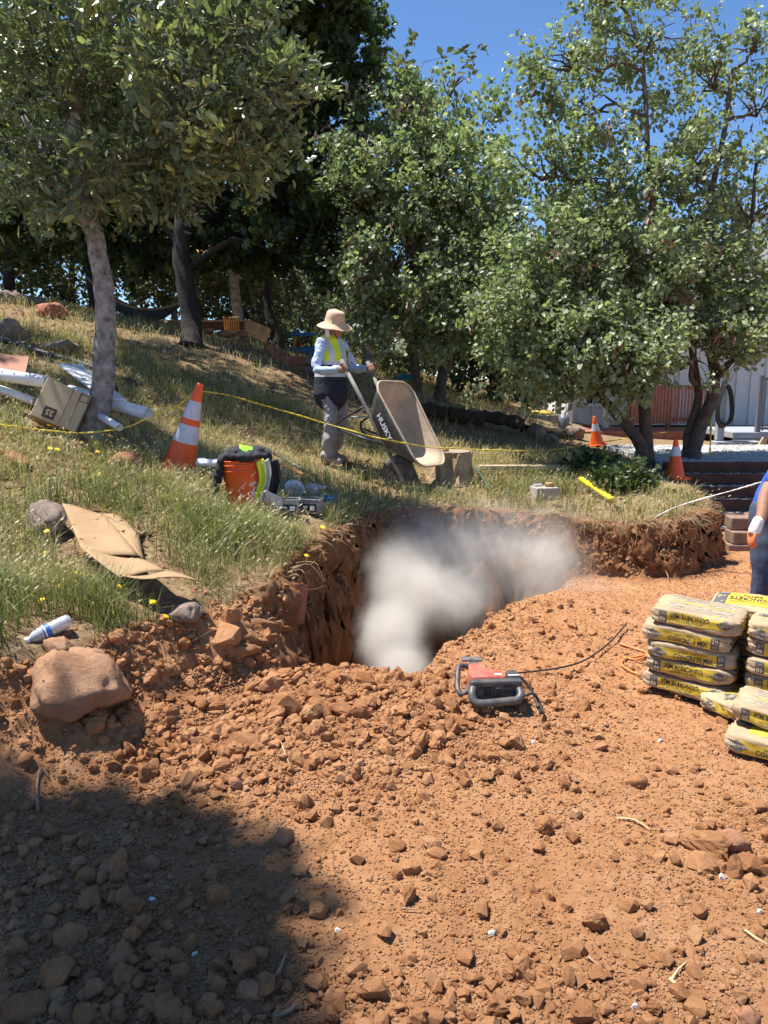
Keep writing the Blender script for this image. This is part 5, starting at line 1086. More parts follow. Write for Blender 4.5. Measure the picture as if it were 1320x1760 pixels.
# tree stump
ps = at(772, 826, 8.6); ps[2] = gz(ps[0], ps[1]) - .05
stp = empty('tree_stump', tuple(ps), 0, 'pale weathered tree stump right of the wheelbarrow', 'stump')
a = np.linspace(0, 2 * np.pi, 40, endpoint=False); rr = .24 * (1 + .07 * np.sin(a * 5) + .05 * np.sin(a * 9 + 1))
M_STUMP = mat('pale_stringy_wood', (.40, .28, .17), .9, .35, 10, .02, 30); M_STTOP = mat('grey_brown_cut_wood', (.30, .22, .16), .9, .2, 14, .004, 50)
V = np.concatenate([np.stack([rr * s_ * np.cos(a), rr * s_ * np.sin(a), np.full(40, z_)], 1) for s_, z_ in ((1.25, 0), (1.08, .08), (1.0, .2), (1.03, .33), (1.0, .36))]); V[:, :2] += rng.normal(size=(len(V), 2)) * .008
MB().add(V, [(i * 40 + j, i * 40 + (j + 1) % 40, (i + 1) * 40 + (j + 1) % 40, (i + 1) * 40 + j) for i in range(4) for j in range(40)]).build('bark_side', M_STUMP, stp)
MB().add(np.stack([rr * .99 * np.cos(a), rr * .99 * np.sin(a), np.full(40, .361)], 1), [tuple(range(40))]).build('cut_top', M_STTOP, stp)
tag(MB().box((0, 0, 0), (.16, .05, .025), (0, 0, .3)).build('wood_scrap', M_TAN, None, loc=tuple(ps + np.array((-.1, -.1, .376)))), 'short pale wood scrap on top of the stump', 'wood')
# block with tape rolls
pk = at(935, 843, 7.6); pk[2] = gz(pk[0], pk[1]) - .02
tag(MB().box((0, 0, .07), (.23, .18, .15), (0, 0, .2)).noise(.006, 9, 2).build('concrete_block', M_BLOCK, None, loc=tuple(pk), bevel=.008), 'grey concrete block in the grass above the far pit rim', 'block')
tr = tag(MB().lathe([(.02, 0), (.042, 0), (.042, .04), (.02, .04), (.02, 0)], 20).build('tape_roll', mat('brown_tape', (.30, .20, .07), .4, .2), None, True, tuple(pk + np.array((.05, 0, .148)))), 'brown tape roll on the concrete block', 'tape')
tag(MB().box((0, 0, .01), (.09, .04, .02), (0, 0, .4)).build('metal_scraper', M_REFL, None, loc=tuple(pk + np.array((-.06, .02, .148)))), 'flat grey tool lying on the concrete block', 'tool')
# blue playset, teal lid, yellow sack
pp_ = at(522, 612, 19); ply = empty('toy_playset', tuple(pp_), 0, 'bright blue plastic play table with roof far up the slope', 'toy')
MB().box((0, 0, .10), (.66, .4, .22)).build('basin', M_BLUEPL, ply, bevel=.03); MB().box((.02, 0, .52), (.62, .4, .07)).build('roof', M_BLUEPL, ply, bevel=.02)
for dx in (-.22, .26): MB().tube([(dx, 0, .2), (dx, 0, .5)], .045, 10).build('post', M_LIMEY if dx > 0 else M_YELLOW, ply, True)
MB().ball((-.12, 0, .28), .07, 8).build('red_toy', mat('red_toy_plastic', (.6, .05, .03), .4), ply, True)
td = at(695, 650, 17); o_ = MB().lathe([(.0, .14), (.14, .12), (.26, .05), (.27, 0)], 20).build('teal_lid', mat('teal_plastic', (.01, .20, .22), .4, .15), None, True, (td[0], td[1], gz(td[0], td[1]) + .1)); tag(o_, 'round teal plastic lid in the grass behind the wheelbarrow', 'lid')
ysk = at(930, 712, 15.5); o_ = MB().ball((0, 0, 0), (.27, .16, .075), 10).noise(.015, 6, 3).build('yellow_sack', mat('yellow_sack_paper', (.66, .48, .08), .7, .15), None, True, tuple(ysk)); tag(o_, 'yellow sack lying on the low block wall', 'sack')
tk = at(968, 742, 13.5); tk_ = empty('grey_tank', tuple(tk), 0, 'small dark grey gas cylinder standing beside the block wall', 'cylinder')
MB().lathe([(.0, 0), (.09, .01), (.10, .05), (.10, .22), (.07, .28), (.03, .30), (.03, .33), (.0, .33)], 18).build('tank', M_METAL, tk_, True); MB().tube([(0, 0, .32), (.06, 0, .36), (.12, 0, .46), (.14, 0, .62)], .012, 6).build('pipe', M_METAL, tk_, True)
bt1 = at(1070, 745, 15.6)

# ------------------------------------------------------------------ concrete sacks
M_KRAFT = mat('kraft_paper_sack', (.40, .295, .185), .8, .2, 9, .007, 17, spec=.2); M_SACKY = mat('yellow_sack_print', (.56, .40, .035), .7, .1, 12); M_SACKG = mat('dark_grey_sack_print', (.085, .085, .085), .7, .2, 20); M_SACKB = mat('beige_sack_print', (.46, .36, .24), .7, .1, 9)
M_FINE = mat('faded_grey_print', (.33, .29, .23), .8, .3, 30)
SL, SWD, SHT = .43, .29, .094
def sack_variant(seed):
    g = np.random.default_rng(seed); bm = bmesh.new(); bmesh.ops.create_cube(bm, size=2); bmesh.ops.subdivide_edges(bm, edges=bm.edges, cuts=13, use_grid_fill=True)
    q = np.array([v.co[:] for v in bm.verts]); mx = np.abs(q).max(1); p6 = (np.abs(q) ** 10).sum(1) ** (1 / 10)
    q = q * (mx / p6)[:, None]
    x_, y_, z_ = q.T
    z2 = z_ * (1 - .22 * np.abs(x_) ** 8) * (1 - .10 * np.abs(y_) ** 4); y2 = y_ * (1 - .05 * np.abs(x_) ** 8) * (1 + .02 * np.sin(x_ * 3 + seed))
    co = np.stack([x_ * SL / 2, y2 * SWD / 2, z2 * SHT / 2], 1)
    w_ = fbm(x_ * 2.6 + seed + z_ * .8, y_ * 2.6 + z_ * 1.1, seed, 4); cr = np.abs(fbm(x_ * 4.5 + seed * 2 + z_, y_ * 4.5 - z_ * 2, seed + 7, 3))
    nrm = q / np.linalg.norm(q, axis=1)[:, None]
    endw = np.abs(x_) ** 5
    co += nrm * (w_ * .007 - cr * (.014 + .022 * endw))[:, None]
    co[:, 2] += .006 * np.sin(x_ * 2.2 + seed) + .004 * np.sin(y_ * 3 + seed)
    for v, c in zip(bm.verts, co): v.co = c
    me = bpy.data.meshes.new('sack'); bm.to_mesh(me); bvh = BVHTree.FromBMesh(bm); bm.free(); me.materials.append(M_KRAFT)
    me.polygons.foreach_set('use_smooth', [True] * len(me.polygons))
    def proj(v2, face, off):
        out = []
        for a, b in v2:
            if face == 'F': o_, d = Vector((a, -1, b)), Vector((0, 1, 0))
            elif face == 'K': o_, d = Vector((-a, 1, b)), Vector((0, -1, 0))
            elif face == 'T': o_, d = Vector((a, b, 1)), Vector((0, 0, -1))
            elif face == 'B': o_, d = Vector((a, -b, -1)), Vector((0, 0, 1))
            elif face == 'E': o_, d = Vector((1, a, b)), Vector((-1, 0, 0))
            elif face == 'W': o_, d = Vector((-1, -a, b)), Vector((1, 0, 0))
            h_ = bvh.ray_cast(o_, d)[0]
            if h_ is None: h_ = bvh.find_nearest(o_ + d * (1 - (SL / 2 if face in 'EW' else SWD / 2 if face in 'FK' else SHT / 2)))[0]
            out.append(tuple(h_ - d * off))
        return out
    parts = []
    def rectg(name, x0, x1, z0, z1, face, m, off, n=14, k_=6):
        G = [(a, b) for a in np.linspace(x0, x1, n) for b in np.linspace(z0, z1, k_)]
        parts.append((name, MB().grid(np.array(proj(G, face, off)).reshape(n, k_, 3)).mesh(name, m, True)))
    def txt(s, cx, cz, w_, h_, face, m, off, bold=.012, rot=0):
        v, f = text_fit(s, w_, h_, bold)
        if rot: v = rot2(v, rot)
        parts.append(('lettering', MB().add(proj(v + np.array((cx, cz)), face, off), f).mesh('lettering', m)))
    def diamond(cx, cz, w_, h_, face, rot=0):
        def ring(s): return np.array([(-w_ * s / 2, 0), (0, -h_ * s / 2), (w_ * s / 2, 0), (0, h_ * s / 2)])
        for s, m, off in ((1, M_SACKG, .0025), (.93, M_SACKB, .0032), (.86, M_SACKG, .0040)):
            pts_ = []; rg = ring(s)
            for k_ in range(4): pts_ += [rg[k_] * (1 - t) + rg[(k_ + 1) % 4] * t for t in np.linspace(0, 1, 6)[:-1]]
            inner = [q_ * .5 for q_ in pts_]; v = np.array(pts_ + inner + [np.zeros(2)])
            if rot: v = rot2(v, rot)
            f = [(i, (i + 1) % 20, 20 + (i + 1) % 20, 20 + i) for i in range(20)] + [(20 + i, 20 + (i + 1) % 20, 40) for i in range(20)]
            parts.append(('logo_diamond', MB().add(proj(v + np.array((cx, cz)), face, off), f).mesh('logo_diamond', m)))
        txt('SAKRETE', cx, cz, w_ * .66, h_ * .24, face, M_SACKB, .0050, .015, rot)
    for face in 'FK':
        rectg('yellow_band', -.15, .145, -.034, .022, face, M_SACKY, .0016)
        diamond(-.145, -.006, .088, .056, face)
        txt('HIGH-STRENGTH', .02, .011, .125, .012, face, M_INK, .0030, .0); txt('CONCRETE MIX', .02, -.014, .185, .024, face, M_INK, .0030, .02)
        rectg('weight_box', .128, .166, -.034, .022, face, M_SACKG, .0024, 5, 6); txt('60', .147, .008, .026, .022, face, M_SACKB, .0045, .02); txt('LB', .147, -.018, .018, .012, face, M_SACKB, .0045, .01)
    rectg('yellow_panel', -.12, .17, -.10, .10, 'T', M_SACKY, .0016, 16, 12); rectg('grey_panel', .13, .19, -.10, .10, 'T', M_SACKG, .0024, 6, 10)
    txt('HIGH-STRENGTH', .02, .055, .18, .022, 'T', M_INK, .0034, .0); txt('CONCRETE', .02, .012, .20, .042, 'T', M_INK, .0034, .02); txt('MIX', .02, -.045, .10, .042, 'T', M_INK, .0034, .02); txt('60', .16, .0, .04, .04, 'T', M_SACKB, .0045, .02)
    diamond(-.135, 0, .10, .10, 'T')
    for i in range(9):
        rectg('small_print', -.165, .165 - .05 * g.random(), -.105 + i * .024, -.105 + i * .024 + (.009 if i % 3 else .013), 'B', M_FINE if i != 4 else M_SACKY, .0016, 14, 2)
    for face in 'EW':
        rectg('end_label', -.045, .075, -.026, .022, face, M_SACKY, .0018, 6, 4); diamond(-.06, -.002, .075, .05, face)
    return me, parts
SV = [sack_variant(s) for s in (3, 8, 21)]
GROUP_S = 'concrete mix sacks'
def sack(x, y, z, rz, flip, var, label, tilt=(0, 0), name='cement_sack', sc=1.0):
    me, parts = SV[var]
    o = link(name, me, None, (x, y, z)); tag(o, label, 'sack', GROUP_S)
    o.rotation_euler = (Matrix.Rotation(rz, 3, 'Z') @ Matrix.Rotation(tilt[0], 3, 'X') @ Matrix.Rotation(tilt[1] + (math.pi if flip else 0), 3, 'Y')).to_euler(); o.scale = (sc,) * 3
    for n_, m_ in parts: link(n_, m_, o)
rzs = math.atan2(3.51 - 3.72, 1.67 - 1.35)
ux, uy = math.cos(rzs), math.sin(rzs); nx, ny = -uy, ux
cx0, cy0 = 1.505 + nx * SWD / 2, 3.615 + ny * SWD / 2
HS = .087
LEFT = [(1, 0, .00, 'bottom sack of the left stack, lettering upside down'), (1, 1, -.005, 'second sack from the ground in the left stack'), (0, 2, -.02, 'middle sack of the left stack with upright lettering'), (0, 1, -.022, 'second sack from the top of the left stack'), (1, 0, .002, 'top sack of the left stack, small print facing up')]
for i, (fl, va, dx, l) in enumerate(LEFT):
    s_ = .006 * ((i * 37) % 5 - 2) + dx; sack(cx0 + ux * s_, cy0 + uy * s_, .035 + HS * (i + .5), rzs + .04 * ((i * 13) % 3 - 1), fl, va, l, (.01, .015 * (i % 2)))
RX, RY = cx0 + ux * .45 + nx * .02, cy0 + uy * .45 + ny * .02
RIGHT = [(1, 1, 'lowest sack of the right stack, mostly hidden'), (1, 2, 'second sack of the right stack, end against the left stack'), (1, 0, 'third sack up in the right stack, lettering upside down'), (1, 1, 'fourth sack up in the right stack under the yellow topped one'), (0, 2, 'yellow topped sack on the right stack')]
for i, (fl, va, l) in enumerate(RIGHT): sack(RX + .008 * (i % 2), RY - .006 * (i % 3), .03 + HS * (i + .5), rzs + .03 * ((i * 7) % 3 - 1), fl, va, l)
BX, BY = cx0 + nx * .30 + ux * .22, cy0 + ny * .30 + uy * .22
for i in range(5): sack(BX + .01 * (i % 2), BY, .02 + HS * (i + .5), rzs + math.pi + .05 * (i % 2), 0 if i == 4 else 1, i % 3, 'yellow topped sack behind the left stack, lettering facing away' if i == 4 else 'hidden sack in the stack behind the left one', (-.05, 0) if i == 4 else (0, 0))
BX2, BY2 = BX + nx * .25 + ux * .30, BY + ny * .25 + uy * .30
for i in range(5): sack(BX2, BY2, .02 + HS * (i + .5), rzs + .1, 1, (i + 1) % 3, 'rearmost sack with small print facing up' if i == 4 else 'hidden sack in the rearmost stack')
fx, fy = at(1300, 1232, 3.45)[:2]
p1 = at(1268, 1222, 3.62); sack(p1[0] + .12, p1[1] + .12, .05, rzs + math.pi / 2 - .55, 0, 0, 'sack end with diamond logo between the two stacks on the ground', (0, 0))
p2 = at(1320, 1232, 3.3); sack(p2[0] + .10, p2[1] + .06, .155, rzs - .02, 1, 2, 'small looking sack propped on the front sacks at the right edge', (.0, .05), sc=.92)
p3 = at(1325, 1287, 3.22); sack(p3[0] + .10, p3[1] + .09, .055, rzs - .12, 0, 1, 'frontmost sack on the dirt at the right edge', (.0, .0), sc=1.0)

# ------------------------------------------------------------------ breaker hammer and cords
ph = at(850, 1232, 3.72); ph[2] = gz(ph[0], ph[1])
jh = empty('breaker_hammer', tuple(ph), R(4), 'red and dark grey electric breaker hammer lying on the clods', 'power tool')
M_HRED = mat('dusty_red_housing', (.42, .055, .035), .5, .3, 10, .0008, 60, col2=(.55, .20, .14, 1)); M_HGREY = mat('dusty_black_housing', (.035, .035, .038), .45, .5, 14, .001, 60, col2=(.12, .11, .10, 1))
def prism(mb, pts, z0, z1, mi=0, top=.92):
    P = np.array(pts, float); c = P.mean(0); n = len(P); V = np.vstack([np.c_[P, np.full(n, z0)], np.c_[c + (P - c) * top, np.full(n, z1)]])
    return mb.add(V, [tuple(range(n - 1, -1, -1)), tuple(range(n, 2 * n))] + [(i, (i + 1) % n, n + (i + 1) % n, n + i) for i in range(n)], mi)
prism(MB(), [(-.115, .012), (.065, .012), (.062, .10), (-.01, .14), (-.02, .21), (-.10, .21), (-.118, .10)], .05, .150).build('red_housing', M_HRED, jh, bevel=.012)
prism(MB(), [(-.128, -.03), (.128, -.03), (.130, .012), (-.130, .012)], .045, .145, top=.97).build('motor_housing', M_HGREY, jh, bevel=.010)
prism(MB(), [(.065, .014), (.130, .014), (.128, .115), (.068, .105)], .06, .148).build('motor_cover', M_HGREY, jh, bevel=.010)
for i in range(4):
    MB().box((.035 + i * .014, -.034, .122), (.008, .006, .018)).build('vent', M_INK, jh); MB().box((.035 + i * .014, -.034, .09), (.008, .006, .012)).build('vent', M_INK, jh)
for i in range(2): MB().box((-.085 + i * .012, -.034, .115), (.006, .006, .02)).build('vent', M_INK, jh)
MB().box((-.045, -.034, .10), (.036, .006, .05)).build('switch_recess', M_INK, jh); MB().box((.005, -.038, .098), (.024, .012, .034)).build('switch', M_INK, jh, bevel=.004)
MB().box((.02, .04, .1515), (.034, .018, .003)).build('badge', M_WHITEP, jh); MB().box((.095, .028, .1495), (.055, .010, .003)).build('badge', M_WHITEP, jh)
MB().tube(smooth_path([(-.112, -.02, .11), (-.122, -.05, .09), (-.112, -.072, .062), (-.07, -.078, .055), (.05, -.070, .060), (.09, -.068, .064), (.112, -.05, .08), (.11, -.02, .10)], 6), .020, 12).build('rear_handle', M_HGREY, jh, True)
MB().tube(smooth_path([(-.07, .205, .115), (-.11, .212, .13), (-.145, .19, .135), (-.162, .13, .10), (-.170, .07, .07), (-.155, .045, .05), (-.128, .06, .06), (-.115, .1, .07)], 6), .013, 12).build('side_handle', M_HGREY, jh, True)
cl = MB().lathe([(.0, .0), (.034, .0), (.038, .02), (.034, .05), (.026, .06), (.018, .065), (.0, .065)], 20).build('collar', M_HGREY, jh, True, (-.055, .205, .105), (-math.pi / 2, 0, 0))
MB().tube([(-.055, .26, .105), (-.05, .36, .10)], .012, 8).build('chisel_shank', M_DKMETAL, jh, True)
MB().box((-.045, .385, .10), (.105, .05, .012), (0, 0, -.1)).build('spade_bit', mat('worn_steel', (.20, .19, .18), .5, .3, 12, metal=.5), jh, bevel=.004)
MB().tube(smooth_path([(.128, -.06, .08), (.17, -.05, .085), (.20, -.06, .05), (.205, -.10, .012), (.20, -.06, .01), (.19, .02, .06), (.15, .07, .11), (.11, .06, .13)], 7), .0065, 8).build('power_lead', M_BLACK, jh, True)
def cord(pts, r_, m, label, lift=.012):
    P = smooth_path([ground_at(x_, y_)[0] + np.array((0, 0, lift)) for x_, y_ in pts], 8); b_ = P[0].copy()
    return tag(MB().tube(P - b_, r_, 7).build('extension_cord', m, None, True, tuple(b_)), label, 'cord')
cord([(862, 1178), (880, 1168), (920, 1163), (960, 1158), (1000, 1146), (1030, 1128), (1055, 1105), (1076, 1080)], .005, M_BLACK, 'black power cord running from the breaker hammer toward the sacks', .03)
M_OCORD = mat('orange_cord', (.62, .22, .06), .5, .15, 20)
cord([(1065, 1110), (1090, 1118), (1112, 1126), (1095, 1132), (1075, 1136), (1068, 1146), (1085, 1158), (1105, 1164), (1125, 1163), (1150, 1160)], .006, M_OCORD, 'orange extension cord looping out from under the sack stack')
cord([(1070, 1134), (1095, 1138), (1115, 1128), (1130, 1118)], .006, M_OCORD, 'orange cord loop end beside the sack stack', .014)

# ------------------------------------------------------------------ wheelbarrow being tipped
M_TRAYIN = mat('dust_coated_tray', (.48, .37, .26), .85, .22, 5, .003, 30); M_TRAYOUT = mat('scuffed_black_tray', (.022, .022, .024), .55, .6, 16, .001, 60, col2=(.11, .105, .10, 1)); M_BAR = mat('worn_grey_handle', (.10, .095, .09), .7, .4, 10, .002, 50, col2=(.30, .28, .25, 1))
M_TYRE = mat('dusty_tyre', (.05, .047, .043), .9, .4, 20, .004, 50, col2=(.20, .18, .16, 1))
WB_G = np.array((-.30, 8.43, 1.75)); fw = np.array((.80, -.60, 0)); fw /= np.linalg.norm(fw)
dd = fw * .52 + np.array((0, 0, -.854)); ll = np.array((-fw[1], fw[0], 0)); zz = np.cross(dd, ll)
ll = ll * math.cos(.05) - zz * math.sin(.05); zz = np.cross(dd, ll)
WM = Matrix(((dd[0], ll[0], zz[0], WB_G[0]), (dd[1], ll[1], zz[1], WB_G[1]), (dd[2], ll[2], zz[2], WB_G[2]), (0, 0, 0, 1)))
wb = empty('wheelbarrow', (0, 0, 0), 0, 'dusty black wheelbarrow tipped forward by the worker at the pit rim', 'wheelbarrow'); wb.matrix_world = WM
for s_ in (-1, 1):
    h_ = MB().tube([(0, s_ * .235, 0), (.5, s_ * .20, 0), (1.0, s_ * .165, -.005), (1.50, s_ * .13, -.01)], .0215, 8).build('handle_bar', M_BAR, wb, True)
    MB().tube([(-.04, s_ * .238, 0), (.10, s_ * .228, 0)], .024, 10).build('grip', M_BAR, h_, True)
def rrect(x0, x1, hy0, hy1, z0, z1, r_, n=8):
    P = []
    for cx, cy, a0, zc in ((x1 - r_, hy1 - r_, 0, z1), (x0 + r_, hy0 - r_, 90, z0), (x0 + r_, -hy0 + r_, 180, z0), (x1 - r_, -hy1 + r_, 270, z1)):
        for k_ in range(n): a = R(a0 + 90 * k_ / (n - 1)); P.append((cx + r_ * math.cos(a), cy + r_ * math.sin(a), zc))
    return np.array(P)
rings = [rrect(.40, 1.40, .335, .30, .30, .315, .16), rrect(.45, 1.33, .315, .285, .24, .25, .15), rrect(.52, 1.20, .285, .25, .13, .13, .14), rrect(.58, 1.10, .25, .22, .05, .05, .13), rrect(.62, 1.05, .21, .18, .028, .028, .11)]
nr = len(rings[0]); V = np.concatenate(rings + [np.array([(.83, 0, .026)])])
F = [(i * nr + j, i * nr + (j + 1) % nr, (i + 1) * nr + (j + 1) % nr, (i + 1) * nr + j) for i in range(4) for j in range(nr)] + [(4 * nr + j, 4 * nr + (j + 1) % nr, 5 * nr) for j in range(nr)]
ty = MB().add(V, [f_ for f_ in F]).build('tray', [M_TRAYIN, M_TRAYOUT], wb, True)
sm = ty.modifiers.new('solid', 'SOLIDIFY'); sm.thickness = .006; sm.offset = -1; sm.material_offset = 1; sm.material_offset_rim = 0
MB().tube(np.vstack([rings[0], rings[0][:1]]), .012, 8, cap=False).build('rim', M_TRAYIN, wb, True)
v, f = text_fit('HUSKY', .30, .062, .03)     # worn white lettering on the side
rr_ = []
for a, b in v:
    tt = np.clip((b + .14) / .30, 0, 1); rr_.append((.86 - a * -1.0, -(.262 + .060 * tt) - .012 + .012 * (.86 + a - .5) * .0, .165 + b))
MB().add(rr_, f).build('lettering', M_WHITEP, wb)
whl = MB().lathe([(.09, -.03), (.115, -.042), (.15, -.048), (.180, -.035), (.193, -.015), (.196, 0), (.193, .015), (.180, .035), (.15, .048), (.115, .042), (.09, .03)], 32).build('wheel', M_TYRE, wb, True, (1.27, 0, -.115), (math.pi / 2, 0, 0))
MB().lathe([(.001, -.03), (.03, -.03), (.04, -.016), (.085, -.012), (.098, -.03), (.098, .03), (.085, .012), (.04, .016), (.03, .03), (.001, .03)], 28).build('rim', M_BAR, whl, True)
MB().tube([(1.27, -.16, -.115), (1.27, .16, -.115)], .010, 8).build('axle', M_DKMETAL, wb, True)
for s_ in (-1, 1):
    MB().box((1.27, s_ * .148, -.06), (.05, .02, .12)).build('axle_bracket', M_DKMETAL, wb)
    MB().tube(smooth_path([(.52, s_ * .21, -.01), (.50, s_ * .215, -.25), (.50, s_ * .215, -.40), (.56, s_ * .21, -.43), (.64, s_ * .205, -.42)], 5), .013, 8).build('leg', M_DKMETAL, wb, True)
    MB().tube([(.58, s_ * .21, -.40), (.98, s_ * .175, -.01)], .011, 7).build('brace', M_DKMETAL, wb, True)
    MB().tube([(1.20, s_ * .15, .0), (1.26, s_ * .20, .12)], .010, 6).build('tray_strut', M_DKMETAL, wb, True)
MB().tube([(.50, -.215, -.27), (.50, .215, -.27)], .010, 7).build('cross_brace', M_REFL, wb, True)
MB().tube(smooth_path([(1.38, -.14, -.01), (1.54, -.12, -.03), (1.58, 0, -.04), (1.54, .12, -.03), (1.38, .14, -.01)], 6), .014, 8).build('nose_guard', mat('rusty_steel', (.22, .10, .06), .8, .4, 20), wb, True)

# ------------------------------------------------------------------ people
M_SKIN = mat('tanned_skin', (.36, .185, .115), .55, .08, 20); M_SHIRT = mat('light_blue_shirt', (.40, .50, .68), .8, .10, 7, .004, 16); M_PANTS = mat('grey_work_trousers', (.27, .255, .25), .85, .22, 6, .006, 14); M_NAVY = mat('navy_vest_cloth', (.016, .018, .030), .8, .3, 8, .003, 20)
M_HAT = mat('tan_sun_hat', (.62, .42, .28), .85, .08, 8, .003, 22); M_BOOT = mat('dusty_grey_boots', (.25, .21, .18), .85, .25, 14, .002, 50); M_GLOVE_O = mat('orange_glove_palm', (.62, .17, .06), .6, .2, 20, .001, 60); M_GLOVE_W = mat('white_glove_knit', (.70, .68, .64), .8, .15, 30, .001, 80)
M_HAIR = mat('dark_hair', (.03, .022, .018), .7, .3, 40); M_EYE = mat('dark_eye', (.02, .015, .012), .2); M_FLAP = mat('white_neck_cloth', (.72, .70, .68), .8, .08, 10, .002, 30)
M_BLUESH = mat('royal_blue_shirt', (.035, .10, .44), .75, .12, 7, .003, 18); M_JEANS = mat('dark_blue_jeans', (.045, .065, .11), .85, .3, 8, .004, 16)
def head(mb, c, fdir, s=1.0):
    c = np.array(c, float); fdir = np.array(fdir, float); fdir /= np.linalg.norm(fdir); sd = np.cross((0, 0, 1), fdir); up = np.cross(fdir, sd)
    mb.ball(c + up * .02 * s, (.088 * s, .088 * s, .105 * s), 12)
    mb.ball(c + fdir * .035 * s - up * .05 * s, (.055 * s, .055 * s, .06 * s), 9)
    chain(mb, [c + fdir * .085 * s + up * .015 * s, c + fdir * .108 * s - up * .025 * s], [.009 * s, .014 * s], 8)
    for q_ in (-1, 1): mb.ball(c + sd * q_ * .088 * s - up * .005, (.014, .014, .030), 7)
    chain(mb, [c + fdir * .083 * s - up * .062 * s - sd * .02, c + fdir * .083 * s - up * .062 * s + sd * .02], [.007, .007], 6)
def grip_hand(mb, c, ax, out, thumb_dir):
    """fingers wrapped round a bar with axis ax; out points from the bar to the back of the palm"""
    ax = np.array(ax, float); ax /= np.linalg.norm(ax); out = np.array(out, float); out -= ax * (out @ ax); out /= np.linalg.norm(out); v_ = np.cross(ax, out)
    for k_, ln in enumerate((200, 225, 215, 190)):
        P = [c + ax * (k_ - 1.5) * .021 + .034 * (math.cos(a) * out + thumb_dir * math.sin(a) * v_) for a in np.radians(np.linspace(20, 20 + ln, 6))]
        chain(mb, P, [.0115, .0112, .0105, .010, .0095, .009], 8)
    mb.ball(c + out * .036, (.040, .040, .044), 9)
    chain(mb, [c + out * .03 - ax * .035, c - ax * .048 - thumb_dir * v_ * .03, c - out * .028 - ax * .03 - thumb_dir * v_ * .018], [.014, .012, .010], 8)

# worker tipping the barrow
WX, WY = -.59, 8.66; WZ = gz(WX, WY)
wk = empty('person', (WX, WY, WZ), math.atan2(fw[1], fw[0]), 'worker in tan sun hat and high visibility vest tipping the wheelbarrow', 'person')
axd = np.array((.52, 0, -.854)); rel = WB_G - np.array((WX, WY, WZ))
gfwd = rel @ fw; gl = rel @ np.array((-fw[1], fw[0], 0)); gzr = rel[2]
hR = np.array((gfwd, gl - .232, gzr)) + axd * .05; hL = np.array((gfwd, gl + .232, gzr)) + axd * .05
SH_R, SH_L = np.array((.02, -.175, 1.31)), np.array((.02, .175, 1.31)); EL_R, EL_L = np.array((.06, -.29, 1.03)), np.array((.10, .29, 1.06))
oR = EL_R - hR; oL = EL_L - hL
wrR = hR + oR / np.linalg.norm(oR) * .075; wrL = hL + oL / np.linalg.norm(oL) * .075
bd = MB()
bd.ball((0, 0, .86), (.115, .155, .11), 10); chain(bd, [(0, 0, .88), (.0, 0, 1.02), (.01, 0, 1.18), (.015, 0, 1.30)], [.125, .125, .145, .10], 16); bd.ball((.01, 0, 1.23), (.10, .165, .10), 10)
chain(bd, [(.015, 0, 1.30), (.04, 0, 1.40)], [.062, .056], 12); head(bd, (.075, 0, 1.475), (.90, -.15, -.42), .98)
chain(bd, [SH_R, EL_R, wrR, hR + oR / np.linalg.norm(oR) * .03], [.055, .043, .030, .028]); chain(bd, [SH_L, EL_L, wrL, hL + oL / np.linalg.norm(oL) * .03], [.055, .043, .030, .028])
grip_hand(bd, hR, axd, oR + np.array((0, -.02, .05)), 1); grip_hand(bd, hL, axd, oL + np.array((0, .02, .05)), -1)
HIPR, HIPL = (0, -.085, .85), (0, .085, .85); KNR, KNL = (.085, -.10, .46), (.04, .11, .46); ANR, ANL = (.03, -.11, .09), (-.11, .13, .09)
chain(bd, [HIPR, KNR, ANR], [.085, .058, .042]); chain(bd, [HIPL, KNL, ANL], [.085, .058, .042])
for an in (ANR, ANL): chain(bd, [(an[0] - .03, an[1], .05), (an[0] + .10, an[1], .04), (an[0] + .17, an[1], .035)], [.042, .042, .034])
union(bd, .0075, 'body', M_SKIN, wk, 4)
sh = MB(); chain(sh, [(0, 0, .84), (0, 0, 1.02), (.01, 0, 1.18), (.015, 0, 1.29)], [.140, .138, .155, .115], 16); sh.ball((.01, 0, 1.235), (.112, .182, .105), 10)
chain(sh, [SH_R, EL_R, wrR], [.064, .051, .038]); chain(sh, [SH_L, EL_L, wrL], [.064, .051, .038]); chain(sh, [(.02, 0, 1.31), (.035, 0, 1.375)], [.080, .070])
union(sh, .010, 'shirt', M_SHIRT, wk, 3, .022, 3, sc=13)
vb = MB(); chain(vb, [(-.005, 0, .76), (-.005, 0, .90), (0, 0, 1.05), (.008, 0, 1.20), (.012, 0, 1.29)], [.195, .182, .170, .182, .145], 20); vb.ball((.01, 0, 1.24), (.130, .178, .10), 12)
def vpaint(c):
    mi = np.zeros(len(c))                                    # navy
    up_ = c[:, 2] > 1.115
    fr_ = c[:, 0] > .02; ay = np.abs(c[:, 1])
    mi[up_ & (ay > .02)] = 1                                 # lime
    mi[up_ & fr_ & (ay < .035)] = 3                          # shirt showing in the open front
    mi[up_ & fr_ & (ay > .105) & (ay < .145)] = 2            # grey shoulder stripes
    mi[(c[:, 2] > .955) & (c[:, 2] < 1.01)] = 2              # grey waist band
    mi[(c[:, 2] > 1.085) & (c[:, 2] < 1.125)] = 2
    mi[up_ & (c[:, 0] < -.03) & (ay > .06) & (ay < .11)] = 2
    return mi
union(vb, .010, 'vest', [M_NAVY, M_LIMEY, M_GREYCLOTH, M_SHIRT], wk, 4, .006, 5, vpaint)
MB().box((.155, .095, 1.20), (.012, .055, .07), (0, .15, .45)).build('chest_badge', mat('dark_green_badge', (.02, .06, .05), .7), wk)
